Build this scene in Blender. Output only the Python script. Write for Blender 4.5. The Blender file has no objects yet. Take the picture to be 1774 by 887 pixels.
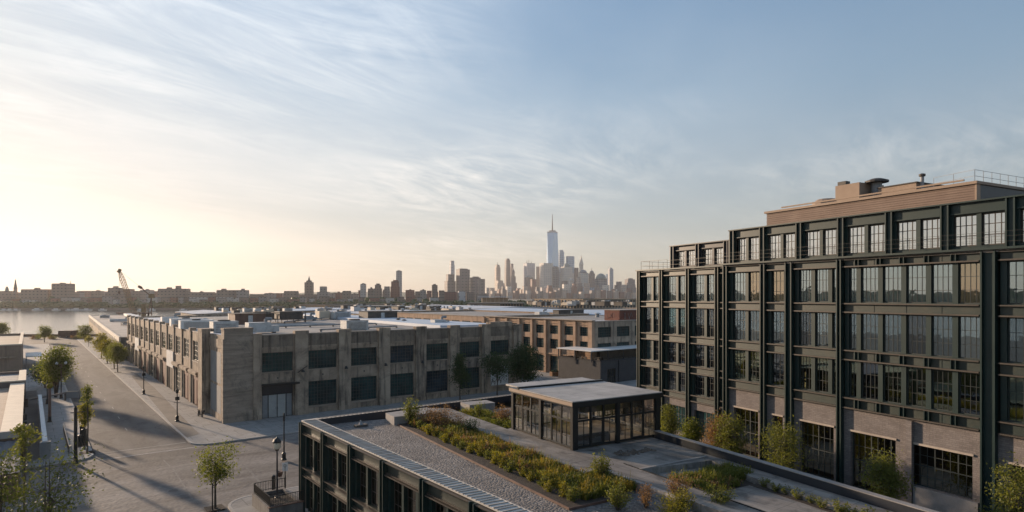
import bpy, bmesh, math, random
from mathutils import Vector, Matrix, noise
C = bpy.context.scene.collection
SC = bpy.context.scene
rad = math.radians
R = random.Random(7)

# ------------------------------------------------------------------ camera and measuring helper
F, CX, HY, EYE = 1075.0, 887.0, 512.0, 20.0
def at(px, py, z=0.0):
    """the place on the level plane z that the eye sees at this spot of the survey photo"""
    Y = (EYE - z) * F / (py - HY)
    return Vector(((px - CX) / F * Y, Y, z))
def atd(px, Y, z=0.0):
    return Vector(((px - CX) / F * Y, Y, z))
def zat(py, Y):
    return EYE - (py - HY) * Y / F

cam = bpy.data.cameras.new('camera'); cam_o = bpy.data.objects.new('camera', cam); C.objects.link(cam_o)
cam.sensor_width = 36; cam.lens = 36 * F / 1774; cam.shift_y = 68.5 / 1774
cam.clip_start = 0.5; cam.clip_end = 40000
cam_o.location = (0, 0, EYE); cam_o.rotation_euler = (rad(90), 0, 0)
SC.camera = cam_o

# ------------------------------------------------------------------ mesh builder
class MB:
    def __init__(s, M=None):
        s.v = []; s.f = []; s.m = []; s.M = M
    def _add(s, vs, fs, mi=0):
        n = len(s.v)
        if s.M is not None: vs = [s.M @ Vector(p) for p in vs]
        s.v.extend([tuple(p) for p in vs])
        for f in fs:
            s.f.append([n + i for i in f]); s.m.append(mi)
        return s
    BF = [(0,3,2,1),(4,5,6,7),(0,1,5,4),(1,2,6,5),(2,3,7,6),(3,0,4,7)]
    def box(s, x0, x1, y0, y1, z0, z1, mi=0):
        return s._add([(x0,y0,z0),(x1,y0,z0),(x1,y1,z0),(x0,y1,z0),(x0,y0,z1),(x1,y0,z1),(x1,y1,z1),(x0,y1,z1)], MB.BF, mi)
    def prism(s, poly, z0, z1, mi=0):
        n = len(poly)
        vs = [(p[0],p[1],z0) for p in poly] + [(p[0],p[1],z1) for p in poly]
        fs = [tuple(reversed(range(n))), tuple(range(n, 2*n))] + [(i,(i+1)%n,n+(i+1)%n,n+i) for i in range(n)]
        return s._add(vs, fs, mi)
    def frustum(s, b, t, z0, z1, mi=0):
        n = len(b)
        vs = [(p[0],p[1],z0) for p in b] + [(p[0],p[1],z1) for p in t]
        fs = [tuple(reversed(range(n))), tuple(range(n, 2*n))] + [(i,(i+1)%n,n+(i+1)%n,n+i) for i in range(n)]
        return s._add(vs, fs, mi)
    def quad(s, a, b, c, d, mi=0):
        return s._add([a,b,c,d], [(0,1,2,3)], mi)
    def tube(s, p, q, r0, r1=None, n=8, mi=0, cap=True):
        r1 = r0 if r1 is None else r1
        p = Vector(p); q = Vector(q); d = (q - p)
        if d.length < 1e-6: return s
        d.normalize()
        a = d.orthogonal().normalized(); b = d.cross(a)
        vs = []
        for (c, r) in ((p, r0), (q, r1)):
            for i in range(n):
                t = 2*math.pi*i/n
                vs.append(c + (a*math.cos(t) + b*math.sin(t))*r)
        fs = [(i,(i+1)%n,n+(i+1)%n,n+i) for i in range(n)]
        if cap: fs += [tuple(reversed(range(n))), tuple(range(n,2*n))]
        return s._add(vs, fs, mi)
    def beam(s, p, q, w, h=None, mi=0):
        h = w if h is None else h
        p = Vector(p); q = Vector(q); d = (q-p).normalized()
        up = Vector((0,0,1)) if abs(d.z) < .95 else Vector((1,0,0))
        a = d.cross(up).normalized()*w/2; b = a.cross(d).normalized()*h/2
        vs = [p-a-b,p+a-b,p+a+b,p-a+b,q-a-b,q+a-b,q+a+b,q-a+b]
        return s._add(vs, [(0,3,2,1),(4,5,6,7),(0,1,5,4),(1,2,6,5),(2,3,7,6),(3,0,4,7)], mi)
    def lathe(s, prof, c=(0,0,0), n=12, mi=0):
        vs = []; fs = []
        for (r, z) in prof:
            for i in range(n):
                t = 2*math.pi*i/n
                vs.append((c[0]+r*math.cos(t), c[1]+r*math.sin(t), c[2]+z))
        for k in range(len(prof)-1):
            for i in range(n):
                fs.append((k*n+i, k*n+(i+1)%n, (k+1)*n+(i+1)%n, (k+1)*n+i))
        fs.append(tuple(reversed(range(n)))); fs.append(tuple((len(prof)-1)*n+i for i in range(n)))
        return s._add(vs, fs, mi)
    def blob(s, c, rx, ry, rz, seed=0, amp=.25, mi=0, seg=8, rings=5):
        vs = [(c[0],c[1],c[2]-rz)]; fs = []
        for j in range(1, rings):
            ph = -math.pi/2 + math.pi*j/rings
            for i in range(seg):
                t = 2*math.pi*i/seg
                d = Vector((math.cos(ph)*math.cos(t), math.cos(ph)*math.sin(t), math.sin(ph)))
                k = 1 + amp*noise.noise(d*1.7 + Vector((seed*3.1, seed*1.7, seed)))*2
                vs.append((c[0]+d.x*rx*k, c[1]+d.y*ry*k, c[2]+d.z*rz*k))
        vs.append((c[0],c[1],c[2]+rz)); L = len(vs)-1
        for i in range(seg):
            fs.append((0, 1+(i+1)%seg, 1+i)); fs.append((L, L-seg+i, L-seg+(i+1)%seg))
        for j in range(rings-2):
            for i in range(seg):
                a = 1+j*seg+i; b = 1+j*seg+(i+1)%seg
                fs.append((a, b, b+seg, a+seg))
        return s._add(vs, fs, mi)
    def build(s, name, mats, parent=None, loc=None, rz=0, smooth=False):
        me = bpy.data.meshes.new(name)
        me.from_pydata(s.v, [], s.f)
        mats = mats if isinstance(mats, (list, tuple)) else [mats]
        for m in mats: me.materials.append(m)
        if len(mats) > 1: me.polygons.foreach_set('material_index', s.m)
        if smooth: me.polygons.foreach_set('use_smooth', [True]*len(s.f))
        me.update()
        o = bpy.data.objects.new(name, me); C.objects.link(o)
        if parent is not None: o.parent = parent
        if loc is not None: o.location = loc
        if rz: o.rotation_euler = (0,0,rz)
        return o

def tag(o, label=None, cat=None, group=None, kind=None):
    if label: o['label'] = label
    if cat: o['category'] = cat
    if group: o['group'] = group
    if kind: o['kind'] = kind
    return o
def thing(name, label, cat, loc=(0,0,0), rz=0, group=None):
    o = bpy.data.objects.new(name, None); C.objects.link(o)
    o.empty_display_size = .5
    o.location = loc; o.rotation_euler = (0,0,rz)
    return tag(o, label, cat, group)
def struct(name, mb, m, loc=None, rz=0):
    return tag(mb.build(name, m, None, loc, rz), kind='structure')
def copy_tree(o, parent=None):
    c = o.copy(); C.objects.link(c)
    if parent is not None: c.parent = parent
    for ch in list(o.children): copy_tree(ch, c)
    return c
def copies(proto, loc, rz=0, label=None, group=None, scale=None):
    c = copy_tree(proto)
    c.location = loc; c.rotation_euler = (0,0,rz)
    if scale: c.scale = scale if isinstance(scale, tuple) else (scale,)*3
    if label: c['label'] = label
    if group: c['group'] = group
    return c

# ------------------------------------------------------------------ materials
def nt(name):
    m = bpy.data.materials.new(name); m.use_nodes = True
    N = m.node_tree.nodes; L = m.node_tree.links
    return m, N, L, N['Principled BSDF'], N['Material Output']
def mixcol(N, L, f, a, b, blend='MIX'):
    x = N.new('ShaderNodeMix'); x.data_type = 'RGBA'; x.blend_type = blend
    for sock, val in ((x.inputs[0], f), (x.inputs[6], a), (x.inputs[7], b)):
        if hasattr(val, 'is_output') or isinstance(val, bpy.types.NodeSocket): L.new(val, sock)
        elif isinstance(val, (int, float)): sock.default_value = val
        else: sock.default_value = (*val, 1)
    return x.outputs[2]
def ramp(N, L, f, a, b):
    x = N.new('ShaderNodeMapRange'); x.inputs[1].default_value = a; x.inputs[2].default_value = b
    L.new(f, x.inputs[0]); return x.outputs[0]
def math_(N, L, op, a, b=None):
    x = N.new('ShaderNodeMath'); x.operation = op
    for i, v in enumerate((a, b)):
        if v is None: continue
        if isinstance(v, (int, float)): x.inputs[i].default_value = v
        else: L.new(v, x.inputs[i])
    return x.outputs[0]
def coords(N, L, stretch=(1,1,1), rot=0):
    t = N.new('ShaderNodeTexCoord'); mp = N.new('ShaderNodeMapping')
    mp.inputs['Scale'].default_value = stretch; mp.inputs['Rotation'].default_value = (0,0,rot)
    L.new(t.outputs['Object'], mp.inputs[0]); return mp.outputs[0]
def noise_n(N, L, vec, scale, detail=5, rough=.55, dist=0):
    x = N.new('ShaderNodeTexNoise'); x.inputs['Scale'].default_value = scale
    x.inputs['Detail'].default_value = detail; x.inputs['Roughness'].default_value = rough
    x.inputs['Distortion'].default_value = dist
    L.new(vec, x.inputs['Vector']); return x.outputs['Fac']
def wallvec(N, L):
    """(along the wall, height) for walls that lie on the local axes"""
    t = N.new('ShaderNodeTexCoord'); s = N.new('ShaderNodeSeparateXYZ'); c = N.new('ShaderNodeCombineXYZ')
    L.new(t.outputs['Object'], s.inputs[0])
    L.new(math_(N, L, 'ADD', s.outputs[0], s.outputs[1]), c.inputs[0]); L.new(s.outputs[2], c.inputs[1])
    return c.outputs[0]
def floorvec(N, L):
    return coords(N, L)
def brick_n(N, L, vec, w, h, mortar, c1, c2, cm, offset=.5):
    b = N.new('ShaderNodeTexBrick'); L.new(vec, b.inputs['Vector'])
    b.offset = offset
    b.inputs['Scale'].default_value = 1; b.inputs['Brick Width'].default_value = w; b.inputs['Row Height'].default_value = h
    b.inputs['Mortar Size'].default_value = mortar; b.inputs['Mortar Smooth'].default_value = .1
    for k, c in (('Color1', c1), ('Color2', c2), ('Mortar', cm)): b.inputs[k].default_value = (*c, 1)
    return b.outputs['Color'], b.outputs['Fac']
def bump_n(N, L, h, strength, dist=.05):
    b = N.new('ShaderNodeBump'); b.inputs['Strength'].default_value = strength; b.inputs['Distance'].default_value = dist
    L.new(h, b.inputs['Height']); return b.outputs[0]
def surf(name, c1, c2, scale=.4, rough=.85, stretch=(1,1,1), streak=None, grime=None, bump=.25, bscale=9, metallic=0, pattern=None, spec=.4, fine=.25):
    m, N, L, P, O = nt(name)
    v = coords(N, L, stretch)
    col = mixcol(N, L, ramp(N, L, noise_n(N, L, v, scale, 6, .6), .3, .7), c1, c2)
    if streak:
        vs = coords(N, L, (1.1, 1.1, .09))
        f = ramp(N, L, noise_n(N, L, vs, 1.1, 6, .65), .50, .66)
        col = mixcol(N, L, math_(N, L, 'MULTIPLY', f, streak[1]), col, streak[0])
    if grime:
        f = ramp(N, L, noise_n(N, L, coords(N, L), grime[2], 7, .7, .6), .5, .68)
        col = mixcol(N, L, math_(N, L, 'MULTIPLY', f, grime[1]), col, grime[0])
    hgt = noise_n(N, L, coords(N, L), bscale, 5, .7)
    if pattern:
        kind, w, h, mo, cm, var = pattern
        vec = wallvec(N, L) if kind == 'wall' else floorvec(N, L)
        bc, bf = brick_n(N, L, vec, w, h, mo, (1-var,)*3, (1+0*var,)*3, cm)
        col = mixcol(N, L, 1.0, col, bc, 'MULTIPLY')
    fn = noise_n(N, L, coords(N, L), bscale*3, 3, .6)
    col = mixcol(N, L, fine, col, mixcol(N, L, 1.0, col, mixcol(N, L, ramp(N, L, fn, .3, .7), (.55,)*3, (1.45,)*3), 'MULTIPLY'))
    L.new(col, P.inputs['Base Color'])
    P.inputs['Roughness'].default_value = rough; P.inputs['Metallic'].default_value = metallic
    P.inputs['Specular IOR Level'].default_value = spec
    if bump: L.new(bump_n(N, L, hgt, bump), P.inputs['Normal'])
    return m
def plain(name, c, rough=.5, metallic=0, spec=.5):
    return surf(name, c, tuple(min(1, x*1.25+.004) for x in c), .8, rough, bump=.05, metallic=metallic, spec=spec, fine=.12)
def towermat(name, wall, win, w=3.2, h=3.8, mo=.9, rough=.6, spec=.4, metallic=0):
    """far buildings: rows of windows between piers"""
    m, N, L, P, O = nt(name)
    bc, bf = brick_n(N, L, wallvec(N, L), w, h, mo, win, tuple(x*.8 for x in win), wall, 0)
    t = N.new('ShaderNodeTexCoord'); 
    f = ramp(N, L, noise_n(N, L, coords(N, L), .02, 3), .3, .7)
    col = mixcol(N, L, f, bc, mixcol(N, L, 1.0, bc, (.8,.82,.86), 'MULTIPLY'))
    L.new(col, P.inputs['Base Color']); P.inputs['Roughness'].default_value = rough
    P.inputs['Specular IOR Level'].default_value = spec; P.inputs['Metallic'].default_value = metallic
    return m
def leafmat(name, a, b, trans=.35, scale=1.2):
    m, N, L, P, O = nt(name)
    col = mixcol(N, L, ramp(N, L, noise_n(N, L, coords(N, L), scale, 4, .6), .3, .7), a, b)
    f2 = ramp(N, L, noise_n(N, L, coords(N, L), scale*7, 3, .6), .3, .7)
    col = mixcol(N, L, .35, col, mixcol(N, L, f2, tuple(x*.5 for x in a), tuple(x*1.5 for x in b)))
    L.new(col, P.inputs['Base Color']); P.inputs['Roughness'].default_value = .6; P.inputs['Specular IOR Level'].default_value = .25
    T = N.new('ShaderNodeBsdfTranslucent'); L.new(mixcol(N, L, 1.0, col, (1.3,1.25,.6), 'MULTIPLY'), T.inputs[0])
    S = N.new('ShaderNodeMixShader'); S.inputs[0].default_value = trans
    L.new(P.outputs[0], S.inputs[1]); L.new(T.outputs[0], S.inputs[2]); L.new(S.outputs[0], O.inputs[0])
    return m
def glassmat(name, tint, base=.12, ior=1.6, rough=.02, wobble=.02, gtint=(1,1,1)):
    """window glass: mirrors the sky, lets the room behind show"""
    m, N, L, P, O = nt(name)
    G = N.new('ShaderNodeBsdfGlossy'); G.inputs['Roughness'].default_value = rough; G.inputs[0].default_value = (*gtint, 1)
    T = N.new('ShaderNodeBsdfTransparent'); T.inputs[0].default_value = (*tint, 1)
    Fr = N.new('ShaderNodeFresnel'); Fr.inputs[0].default_value = ior
    f = math_(N, L, 'ADD', Fr.outputs[0], base)
    S = N.new('ShaderNodeMixShader'); L.new(f, S.inputs[0]); L.new(T.outputs[0], S.inputs[1]); L.new(G.outputs[0], S.inputs[2])
    if wobble:
        b = bump_n(N, L, noise_n(N, L, coords(N, L), .9, 2), wobble, .3)
        L.new(b, G.inputs['Normal'])
    L.new(S.outputs[0], O.inputs[0]); N.remove(P)
    return m

CONC = surf('stained_concrete', (.235,.178,.134), (.45,.355,.265), .30, .9, streak=((.065,.053,.043), .95), grime=((.085,.07,.057), .8, .35), bump=.6, bscale=4)
CONC2 = surf('board_marked_concrete', (.19,.148,.113), (.40,.32,.25), .8, .9, stretch=(.18,.18,1.9), grime=((.09,.078,.068), .7, .45), bump=.6, bscale=6)
CONCB = surf('warm_concrete_brick', (.34,.225,.15), (.46,.32,.225), .5, .9, streak=((.16,.12,.09), .55), bump=.4, bscale=7)
CAP = surf('parapet_stone', (.30,.25,.21), (.40,.34,.28), .8, .85, streak=None, bump=.3)
PANELG = surf('grey_painted_panel', (.20,.20,.20), (.26,.26,.25), .6, .8, streak=((.33,.29,.25), .4))
ASPH = surf('worn_asphalt', (.062,.058,.056), (.125,.116,.109), .12, .88, stretch=(1.5,.3,1), grime=((.035,.033,.032), .8, .25), bump=.4, bscale=14, spec=.3)
COBB = None
def asphalt_mat():
    m, N, L, P, O = nt('worn_asphalt_road')
    base = mixcol(N, L, ramp(N, L, noise_n(N, L, coords(N, L, (1.6,.22,1)), .16, 7, .66, .3), .36, .64), (.058,.054,.052), (.135,.125,.117))
    pt = ramp(N, L, noise_n(N, L, coords(N, L, (1,.5,1)), .16, 3, .4), .60, .615)
    col = mixcol(N, L, math_(N, L, 'MULTIPLY', pt, .5), base, (.05,.047,.045))
    lt = ramp(N, L, noise_n(N, L, coords(N, L, (.9,.35,1)), .30, 6, .7), .60, .70)
    col = mixcol(N, L, math_(N, L, 'MULTIPLY', lt, .45), col, (.19,.175,.163))
    v = N.new('ShaderNodeTexVoronoi'); v.feature = 'DISTANCE_TO_EDGE'; v.inputs['Scale'].default_value = .17
    wob = N.new('ShaderNodeVectorMath'); wob.operation = 'ADD'; L.new(coords(N, L, (1,.6,1)), wob.inputs[0])
    nx = N.new('ShaderNodeTexNoise'); nx.inputs['Scale'].default_value = .7; nx.inputs['Detail'].default_value = 5; L.new(coords(N, L), nx.inputs['Vector'])
    sc = N.new('ShaderNodeVectorMath'); sc.operation = 'SCALE'; sc.inputs['Scale'].default_value = 2.2; L.new(nx.outputs['Color'], sc.inputs[0]); L.new(sc.outputs[0], wob.inputs[1]); L.new(wob.outputs[0], v.inputs['Vector'])
    cr = math_(N, L, 'SUBTRACT', 1.0, ramp(N, L, v.outputs['Distance'], .004, .022))
    col = mixcol(N, L, math_(N, L, 'MULTIPLY', cr, .55), col, (.028,.026,.025))
    fn = noise_n(N, L, coords(N, L), 16, 3, .7); col = mixcol(N, L, .35, col, mixcol(N, L, 1.0, col, mixcol(N, L, ramp(N, L, fn, .3, .7), (.5,.5,.5), (1.5,1.5,1.5)), 'MULTIPLY'))
    L.new(col, P.inputs['Base Color']); P.inputs['Roughness'].default_value = .85; P.inputs['Specular IOR Level'].default_value = .3
    L.new(bump_n(N, L, noise_n(N, L, coords(N, L), 9, 5, .7), .4), P.inputs['Normal'])
    return m
ASPH = asphalt_mat()
PAVE = surf('pavement_slabs', (.235,.227,.217), (.335,.32,.302), .35, .9, grime=((.115,.11,.105), .6, .35), bump=.2, pattern=('floor', 3.0, 3.0, .035, (.45,.45,.45), .10))
KERB = surf('kerb_stone', (.30,.28,.26), (.42,.39,.36), .6, .85)
GROUND = surf('yard_ground', (.10,.095,.085), (.17,.155,.135), .05, .92, grime=((.06,.055,.05), .6, .12), bump=.3)
PAINT_W = surf('worn_white_paint', (.16,.15,.14), (.42,.40,.38), .9, .8, bump=.1)
ROOFG = surf('grey_roof_membrane', (.25,.235,.22), (.38,.36,.34), .10, .8, grime=((.12,.112,.105), .8, .09), bump=.2, bscale=3, pattern=('floor', 9, 2.2, .05, (.55,.55,.55), .10))
ROOFW = surf('pale_roof_coating', (.50,.52,.55), (.68,.69,.71), .08, .6, grime=((.28,.28,.29), .6, .1), bump=.1, pattern=('floor', 12, 2.5, .06, (.65,.65,.65), .08))
ROOFB = surf('bluish_metal_roof', (.36,.42,.50), (.50,.56,.64), .15, .45, stretch=(1,.1,1), bump=.1)
ROOFD = surf('dark_tar_roof', (.09,.085,.08), (.16,.15,.14), .15, .9, bump=.2)
GRAV = None
DECK = surf('deck_concrete', (.12,.108,.098), (.34,.31,.28), .50, .72, stretch=(1.6,.3,1), grime=((.06,.055,.05), .85, .55), bump=.2, pattern=('floor', 1.6, 2.6, .02, (.5,.5,.5), .12))
BLOCK = surf('planter_concrete', (.22,.205,.195), (.32,.30,.285), .8, .85, bump=.3)
GREEN = surf('dark_green_steel', (.005,.020,.019), (.011,.030,.028), .7, .45, bump=.05, spec=.4, fine=.2)
GREENP = surf('olive_metal_panel', (.012,.027,.025), (.029,.036,.028), .5, .45, grime=((.06,.056,.04), .4, 1.2), bump=.06, spec=.5)
BLACKM = surf('black_steel', (.010,.012,.013), (.018,.020,.021), .8, .4, bump=.05)
NAVY = surf('blue_black_steel', (.018,.022,.030), (.028,.032,.040), .7, .42, bump=.05)
SASHG = surf('dark_sash_paint', (.018,.026,.026), (.03,.038,.036), 1.2, .5, bump=.05)
SASHB = surf('bronze_sash_paint', (.05,.042,.034), (.075,.062,.05), 1.2, .45, bump=.05)
BRICKG = surf('grey_brick', (.165,.142,.132), (.225,.198,.187), .8, .9, bump=.5, bscale=6, pattern=('wall', .42, .14, .02, (.7,.7,.7), .25))
BRICKR = surf('red_brick', (.15,.062,.046), (.21,.09,.068), .8, .9, bump=.4, pattern=('wall', .5, .18, .02, (.8,.75,.7), .2))
BRICKD = surf('dark_painted_brick', (.045,.045,.05), (.065,.063,.066), .6, .8, bump=.4, bscale=8, pattern=('wall', .5, .2, .02, (.7,.7,.7), .15))
SIDING = surf('brown_clapboard', (.16,.11,.085), (.215,.155,.122), .6, .75, bump=.1)
TANBOX = surf('tan_metal_box', (.25,.18,.13), (.31,.23,.17), .8, .7)
REDP = surf('oxblood_paint', (.075,.017,.013), (.12,.028,.021), .9, .7, streak=((.06,.02,.015), .4))
STEELG = surf('galvanised_steel', (.20,.205,.215), (.32,.325,.33), 1.5, .7, metallic=.1)
CONCS = surf('soot_stained_concrete', (.125,.098,.076), (.27,.215,.165), .45, .9, stretch=(1,1,.5), streak=((.05,.042,.035), .95), grime=((.065,.054,.045), .7, .6), bump=.6, bscale=4)
ACG = surf('grey_unit_paint', (.42,.42,.41), (.55,.55,.54), 1.2, .6, grime=((.2,.19,.18), .5, 1.0))
ACD = surf('dark_unit_paint', (.055,.048,.044), (.095,.085,.076), 1.0, .7, grime=((.16,.12,.09), .4, 1.0))
WHITEP = surf('white_paint', (.62,.61,.59), (.74,.73,.71), .8, .6, grime=((.42,.40,.38), .4, .8))
CREAM = surf('cream_coping', (.50,.42,.32), (.60,.51,.40), .8, .7)
TANW = surf('tan_render', (.30,.225,.155), (.38,.29,.205), .4, .85, streak=((.2,.15,.1), .4))
RUST = surf('rusty_brown_steel', (.11,.065,.05), (.17,.10,.075), .9, .75, streak=((.05,.03,.025), .5))
YELL = surf('crane_yellow', (.20,.135,.065), (.26,.18,.085), 1, .6)
BARK = surf('bark', (.055,.042,.032), (.095,.075,.058), 3, .95, stretch=(1,1,.3), bump=.6, bscale=12)
SOIL = surf('dark_soil', (.028,.022,.018), (.055,.043,.034), 2, .95, bump=.8, bscale=10)
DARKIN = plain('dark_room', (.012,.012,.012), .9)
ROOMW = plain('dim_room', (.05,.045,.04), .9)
ROOMF = surf('wood_floor', (.12,.085,.05), (.17,.12,.075), 1, .5)
CURT = surf('sheer_curtain', (.50,.47,.42), (.62,.58,.52), .8, .9, bump=0)
CURTT = surf('teal_curtain', (.05,.14,.17), (.08,.2,.24), .8, .8, bump=0)
CURTD = surf('dark_curtain', (.10,.095,.085), (.16,.15,.13), .8, .8, bump=0)
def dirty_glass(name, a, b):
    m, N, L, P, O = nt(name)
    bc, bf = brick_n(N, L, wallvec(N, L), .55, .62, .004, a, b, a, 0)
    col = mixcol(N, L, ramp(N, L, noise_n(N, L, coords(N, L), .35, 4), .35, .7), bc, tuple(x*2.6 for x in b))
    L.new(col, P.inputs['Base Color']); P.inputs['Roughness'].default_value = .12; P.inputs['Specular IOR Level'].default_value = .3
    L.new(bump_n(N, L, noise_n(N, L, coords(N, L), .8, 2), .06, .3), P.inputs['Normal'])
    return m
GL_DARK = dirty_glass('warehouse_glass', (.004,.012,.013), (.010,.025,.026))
GL_SKY = glassmat('sky_mirror_glass', (.55,.62,.6), .50, 1.55, .015, .012, (.92,.97,1))
GL_MID = glassmat('tower_glass', (.24,.36,.37), .34, 1.55, .015, .012, (.72,.9,1))
GL_WH = [GL_DARK, dirty_glass('greenish_warehouse_glass', (.005,.014,.0135), (.012,.029,.028)), dirty_glass('bluish_warehouse_glass', (.004,.010,.014), (.012,.022,.030)), GL_DARK]
LEAFM = leafmat('leaf_deep_green', (.036,.055,.014), (.10,.115,.028), .42)
GL_VARS = [glassmat('teal_reflection_glass', (.16,.36,.40), .26, 1.55, .015, .012, (.52,.84,.94)), glassmat('olive_reflection_glass', (.34,.38,.26), .20, 1.55, .015, .012, (.86,1,.76)),
           glassmat('warm_light_glass', (.42,.36,.26), .26, 1.55, .015, .012, (1,.91,.74)), glassmat('deep_glass', (.10,.17,.19), .13, 1.55, .02, .012, (.7,.85,1)), glassmat('blue_reflection_glass', (.12,.19,.24), .24, 1.55, .015, .012, (.66,.86,1))]  # coloured reflections of the panes are put into these tints
GL_LOW = glassmat('shop_glass', (.5,.5,.42), .05, 1.5, .02, .03)
GL_PAV = glassmat('pavilion_glass', (.96,.97,.92), .22, 1.5, .01, .01)
LEAF = leafmat('leaf_green', (.07,.10,.018), (.17,.185,.034), .5)
LEAFD = leafmat('leaf_dark_green', (.024,.048,.018), (.055,.09,.032), .3)
LEAFY = leafmat('leaf_yellow_green', (.12,.125,.018), (.25,.22,.035), .5)
LEAFB = leafmat('leaf_russet', (.15,.085,.055), (.28,.17,.095), .4)
LEAFO = leafmat('leaf_olive', (.085,.105,.026), (.18,.19,.05), .48)
GRASSY = leafmat('sedge_yellow', (.12,.115,.02), (.33,.24,.045), .42, 1.6)
GRASSG = leafmat('sedge_green', (.06,.08,.018), (.14,.15,.035), .35, 1.0)
FARLEAF = leafmat('far_leaf', (.028,.052,.016), (.065,.095,.03), .1, .05)

def cobble_mat():
    m, N, L, P, O = nt('worn_cobbles')
    v = N.new('ShaderNodeTexVoronoi'); v.inputs['Scale'].default_value = 2.6; L.new(coords(N, L, (1,1.5,1)), v.inputs['Vector'])
    base = mixcol(N, L, ramp(N, L, noise_n(N, L, coords(N, L, (.35,1,1)), .13, 7, .68, .6), .41, .59), (.066,.060,.057), (.185,.167,.154))
    col = mixcol(N, L, .5, base, mixcol(N, L, 1.0, base, mixcol(N, L, v.outputs['Color'], (.55,.55,.55), (1.45,1.45,1.45)), 'MULTIPLY'))
    p = ramp(N, L, noise_n(N, L, coords(N, L, (.25,1.3,1)), .09, 7, .6), .55, .62)
    col = mixcol(N, L, math_(N, L, 'MULTIPLY', p, .55), col, (.062,.056,.052))
    g = ramp(N, L, noise_n(N, L, coords(N, L), .2, 5, .7), .62, .75)
    col = mixcol(N, L, math_(N, L, 'MULTIPLY', g, .5), col, (.10,.105,.06))
    w = ramp(N, L, noise_n(N, L, coords(N, L, (.4,1,1)), .35, 7, .75), .63, .72)
    col = mixcol(N, L, math_(N, L, 'MULTIPLY', w, .45), col, (.34,.315,.29))
    L.new(col, P.inputs['Base Color']); P.inputs['Roughness'].default_value = .8; P.inputs['Specular IOR Level'].default_value = .35
    h = math_(N, L, 'ADD', math_(N, L, 'MULTIPLY', v.outputs['Distance'], -1.0), math_(N, L, 'MULTIPLY', noise_n(N, L, coords(N, L), .8, 5), 1.2))
    L.new(bump_n(N, L, h, .45, .06), P.inputs['Normal'])
    return m
COBB = cobble_mat()
def gravel_mat():
    m, N, L, P, O = nt('roof_gravel')
    v = N.new('ShaderNodeTexVoronoi'); v.inputs['Scale'].default_value = 7; L.new(coords(N, L), v.inputs['Vector'])
    base = mixcol(N, L, ramp(N, L, noise_n(N, L, coords(N, L), .5, 6), .3, .7), (.115,.107,.103), (.175,.163,.155))
    col = mixcol(N, L, .8, base, mixcol(N, L, 1.0, base, mixcol(N, L, v.outputs['Color'], (.35,.35,.35), (1.9,1.85,1.8)), 'MULTIPLY'))
    L.new(col, P.inputs['Base Color']); P.inputs['Roughness'].default_value = .9
    L.new(bump_n(N, L, math_(N, L, 'MULTIPLY', v.outputs['Distance'], -1.0), .9, .08), P.inputs['Normal'])
    return m
GRAV = gravel_mat()
def water_mat():
    m, N, L, P, O = nt('river_water')
    P.inputs['Base Color'].default_value = (.022,.03,.034,1); P.inputs['Roughness'].default_value = .16
    P.inputs['Specular IOR Level'].default_value = .6
    a = noise_n(N, L, coords(N, L, (.35,1,1)), .35, 5, .65); b = noise_n(N, L, coords(N, L, (.3,1,1)), .03, 4, .6)
    h = math_(N, L, 'ADD', a, math_(N, L, 'MULTIPLY', b, 2.5))
    L.new(bump_n(N, L, h, .35, .5), P.inputs['Normal'])
    return m
WATER = water_mat()
# ------------------------------------------------------------------ light, sky, air
SUN_AZ, SUN_EL = rad(-51), rad(10)
sun_dir = Vector((math.sin(SUN_AZ)*math.cos(SUN_EL), math.cos(SUN_AZ)*math.cos(SUN_EL), math.sin(SUN_EL)))
sl = bpy.data.lights.new('sun', 'SUN'); sl.energy = 3.7; sl.angle = rad(1.8); sl.color = (1, .75, .53)
so = bpy.data.objects.new('sun', sl); C.objects.link(so); so.location = (-300, 300, 200)
so.rotation_euler = sun_dir.to_track_quat('Z', 'Y').to_euler()
W = bpy.data.worlds.new('World'); SC.world = W; W.use_nodes = True
N = W.node_tree.nodes; L = W.node_tree.links; BG = N['Background']
sky = N.new('ShaderNodeTexSky'); sky.sky_type = 'NISHITA'; sky.sun_disc = False
sky.sun_elevation = SUN_EL; sky.sun_rotation = SUN_AZ
sky.altitude = 0; sky.air_density = 1.0; sky.dust_density = 0.3; sky.ozone_density = 2.0
tc = N.new('ShaderNodeTexCoord'); sp = N.new('ShaderNodeSeparateXYZ'); L.new(tc.outputs['Generated'], sp.inputs[0])
def wm(op, a, b=None): return math_(N, L, op, a, b)
zz = wm('ADD', wm('MAXIMUM', sp.outputs[2], 0.0), .10)
cb = N.new('ShaderNodeCombineXYZ'); L.new(wm('DIVIDE', sp.outputs[0], zz), cb.inputs[0]); L.new(wm('DIVIDE', sp.outputs[1], zz), cb.inputs[1])
def cloud_layer(rot, sc, scale, lo, hi, off, dist=.8, detail=9, rough=.62):
    mp = N.new('ShaderNodeMapping'); mp.vector_type = 'TEXTURE'; mp.inputs['Rotation'].default_value = (0,0,rot); mp.inputs['Scale'].default_value = tuple(1/c for c in sc)
    mp.inputs['Location'].default_value = off; L.new(cb.outputs[0], mp.inputs[0])
    return ramp(N, L, noise_n(N, L, mp.outputs[0], scale, detail, rough, dist), lo, hi)
big = cloud_layer(0, (1,1,1), .40, .40, .66, (-9.3,-4.4,0), .3, 3, .5)
wisp = cloud_layer(rad(44), (.55,1.35,1), 1.5, .42, .80, (1.9,6.3,0), 2.6, 12, .68)
wisp2 = cloud_layer(rad(58), (.55,1.3,1), 3.0, .44, .82, (7.9,.3,0), 1.4, 12, .62)
veil = cloud_layer(rad(40), (.45,.9,1), .55, .30, .72, (5.2,.4,0), .8, 8, .55)
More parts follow.
